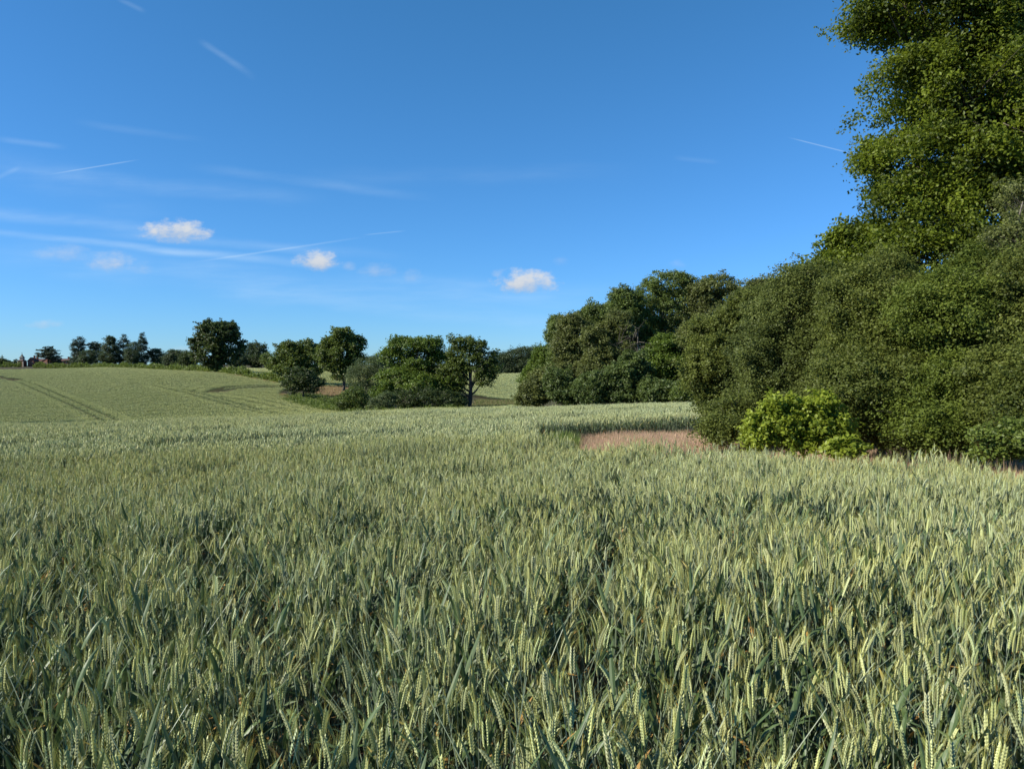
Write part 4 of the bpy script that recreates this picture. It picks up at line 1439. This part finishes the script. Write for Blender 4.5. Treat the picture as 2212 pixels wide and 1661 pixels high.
def house(label, xd, Y, w, d, wall_h, roof_h, eave_yd, gable_front=False, chim=(), wall=M_BRICK, rot=.2):
    x = gp(xd, Y)[0]
    z_e = at(xd, eave_yd, Y).z
    z0 = H(x, Y)
    wall_h = max(wall_h, z_e - z0)
    root = bpy.data.objects.new('brick_house', None)
    COL.objects.link(root)
    root.location = (x, Y, z0)
    root.rotation_euler = (0, 0, rot)
    tag(root, label, 'house', 'houses of the village on the skyline')
    g = Geo()
    g.box(-w / 2, w / 2, -d / 2, d / 2, 0, wall_h)
    if gable_front:
        g.add([(-w / 2, -d / 2, wall_h), (w / 2, -d / 2, wall_h), (0, -d / 2, wall_h + roof_h)], [(0, 1, 2)])
        g.add([(-w / 2, d / 2, wall_h), (w / 2, d / 2, wall_h), (0, d / 2, wall_h + roof_h)], [(1, 0, 2)])
    else:
        g.add([(-w / 2, -d / 2, wall_h), (-w / 2, d / 2, wall_h), (-w / 2, 0, wall_h + roof_h)], [(1, 0, 2)])
        g.add([(w / 2, -d / 2, wall_h), (w / 2, d / 2, wall_h), (w / 2, 0, wall_h + roof_h)], [(0, 1, 2)])
    link('wall', g.mesh('house wall', wall), root)
    g = Geo()
    e = .5
    zt = wall_h + roof_h + .12
    if gable_front:
        sl_ = roof_h / (w / 2)
        xe, ze = w / 2 + e, wall_h - e * sl_ + .12
        prof = [(-xe, ze), (0, zt), (xe, ze), (xe, ze + .2), (0, zt + .22), (-xe, ze + .2)]
        V = [(px, yv, pz) for yv in (-d / 2 - e, d / 2 + e) for (px, pz) in prof]
    else:
        sl_ = roof_h / (d / 2)
        xe, ze = d / 2 + e, wall_h - e * sl_ + .12
        prof = [(-xe, ze), (0, zt), (xe, ze), (xe, ze + .2), (0, zt + .22), (-xe, ze + .2)]
        V = [(xv, py, pz) for xv in (-w / 2 - e, w / 2 + e) for (py, pz) in prof]
    Fc = [(0, 1, 7, 6), (1, 2, 8, 7), (3, 4, 10, 9), (4, 5, 11, 10), (2, 3, 9, 8), (5, 0, 6, 11), (0, 5, 4, 1), (1, 4, 3, 2), (6, 7, 10, 11), (7, 8, 9, 10)]
    g.add(V, Fc)
    roof = link('roof', g.mesh('house roof', M_TILE), root)
    for (cx, ch, cw, cm) in chim:
        g = Geo()
        g.box(cx - cw / 2, cx + cw / 2, -cw / 2, cw / 2, wall_h * .8, wall_h + roof_h + ch)
        g.box(cx - cw * .65, cx + cw * .65, -cw * .65, cw * .65, wall_h + roof_h + ch + .003, wall_h + roof_h + ch + .4)
        for q in (-.25, .25):
            g.tube([(cx + q * cw, 0, wall_h + roof_h + ch + .4), (cx + q * cw, 0, wall_h + roof_h + ch + .9)], [.16, .13], 6)
        link('chimney', g.mesh('chimney', cm), roof)
    nwin = max(2, int(w / 3))
    for k in range(nwin):
        cx = -w / 2 + w * (k + .5) / nwin
        g = Geo()
        g.box(cx - .55, cx + .55, -d / 2 - .06, -d / 2 - .003, wall_h - 2.2, wall_h - .8)
        f = link('window', g.mesh('window frame', M_RENDER), root)
        g = Geo()
        g.box(cx - .45, cx + .45, -d / 2 - .09, -d / 2 - .063, wall_h - 2.1, wall_h - .9)
        link('pane', g.mesh('pane', M_GLASS), f)
    return root


YV = 700
house('double gabled red brick house beside the clock tower', 71, YV, 5.5, 8, 5, 3.2, 780, True, ((1.6, 1.6, 1.2, M_BRICK),), rot=.15)
house('long low red roofed house behind a square chimney stack', 88, YV + 6, 13, 7, 5, 2.4, 781, False, ((-3.0, 2.0, 1.6, M_BRICK), (5.5, 1.2, 1.0, M_BRICK)), rot=.05)
house('large house with a tall pale chimney in front of the cedar', 111, YV - 8, 12, 9, 5, 3.4, 781, True, ((-2.0, 2.6, 1.0, M_RENDER), (-4.6, 1.0, .9, M_BRICK)), rot=-.2)
house('house with two end chimneys at the right end of the village', 141, YV, 9, 8, 5, 2.0, 780, False, ((-3.6, .6, 1.0, M_RENDER), (3.2, 1.6, 1.3, M_BRICK)), rot=.1)
house('small low house at the left edge of the picture', 2, YV - 20, 7, 7, 4, 2.2, 783, False, ((2.4, .5, .8, M_BRICK),), rot=.3)


def clock_tower():
    Y = YV - 5
    x = gp(48, Y)[0]
    z0 = H(x, Y)
    root = bpy.data.objects.new('clock_tower', None)
    COL.objects.link(root)
    root.location = (x, Y, z0)
    tag(root, 'small brick tower with a white belfry and a pointed slate spire', 'tower')
    zz = lambda yd: at(48, yd, Y).z - z0
    g = Geo()
    w = 2.5
    g.box(-w, w, -w, w, 0, zz(779.5))
    link('wall', g.mesh('tower wall', M_BRICK), root)
    for sx in (-1, 1):
        for sy in (-1, 1):
            g = Geo()
            g.box(sx * w - .3, sx * w + .3, sy * w - .3, sy * w + .3, 0, zz(781))
            link('buttress', g.mesh('buttress', M_RENDER), root)
    g = Geo()
    a, b = 3.0, 1.6
    z1, z2 = zz(779.4), zz(777.2)
    V = [(-a, -a, z1), (a, -a, z1), (a, a, z1), (-a, a, z1), (-b, -b, z2), (b, -b, z2), (b, b, z2), (-b, b, z2)]
    g.add(V, [(0, 1, 5, 4), (1, 2, 6, 5), (2, 3, 7, 6), (3, 0, 4, 7), (4, 5, 6, 7), (3, 2, 1, 0)])
    link('roof', g.mesh('tower roof', M_TILE), root)
    g = Geo()
    g.box(-1.45, 1.45, -1.45, 1.45, z2 + .003, zz(773.2))
    belf = link('belfry', g.mesh('belfry', M_RENDER), root)
    g = Geo()
    for k in range(3):
        g.box(-1.0 + k * .75, -.55 + k * .75, -1.5, -1.453, z2 + .4, zz(773.8))
    link('louvre', g.mesh('louvre', M_SLATE), belf)
    g = Geo()
    e = 2.0
    z3, z4, z5 = zz(773.1), zz(770), zz(764.5)
    V = []
    for (q, z) in ((e, z3), (1.0, z4), (.12, z5)):
        V += [(-q, -q, z), (q, -q, z), (q, q, z), (-q, q, z)]
    Fc = [(3, 2, 1, 0), (8, 9, 10, 11)]
    for k in range(2):
        for j in range(4):
            j2 = (j + 1) % 4
            Fc.append((k * 4 + j, k * 4 + j2, k * 4 + 4 + j2, k * 4 + 4 + j))
    g.add(V, Fc)
    sp = link('spire', g.mesh('spire', M_SLATE), root)
    g = Geo()
    g.tube([(0, 0, z5), (0, 0, zz(761))], [.12, .06], 5)
    g.box(-.6, .6, -.06, .06, zz(762.6), zz(762.2))
    link('weathervane', g.mesh('vane', M_SLATE), sp)


clock_tower()
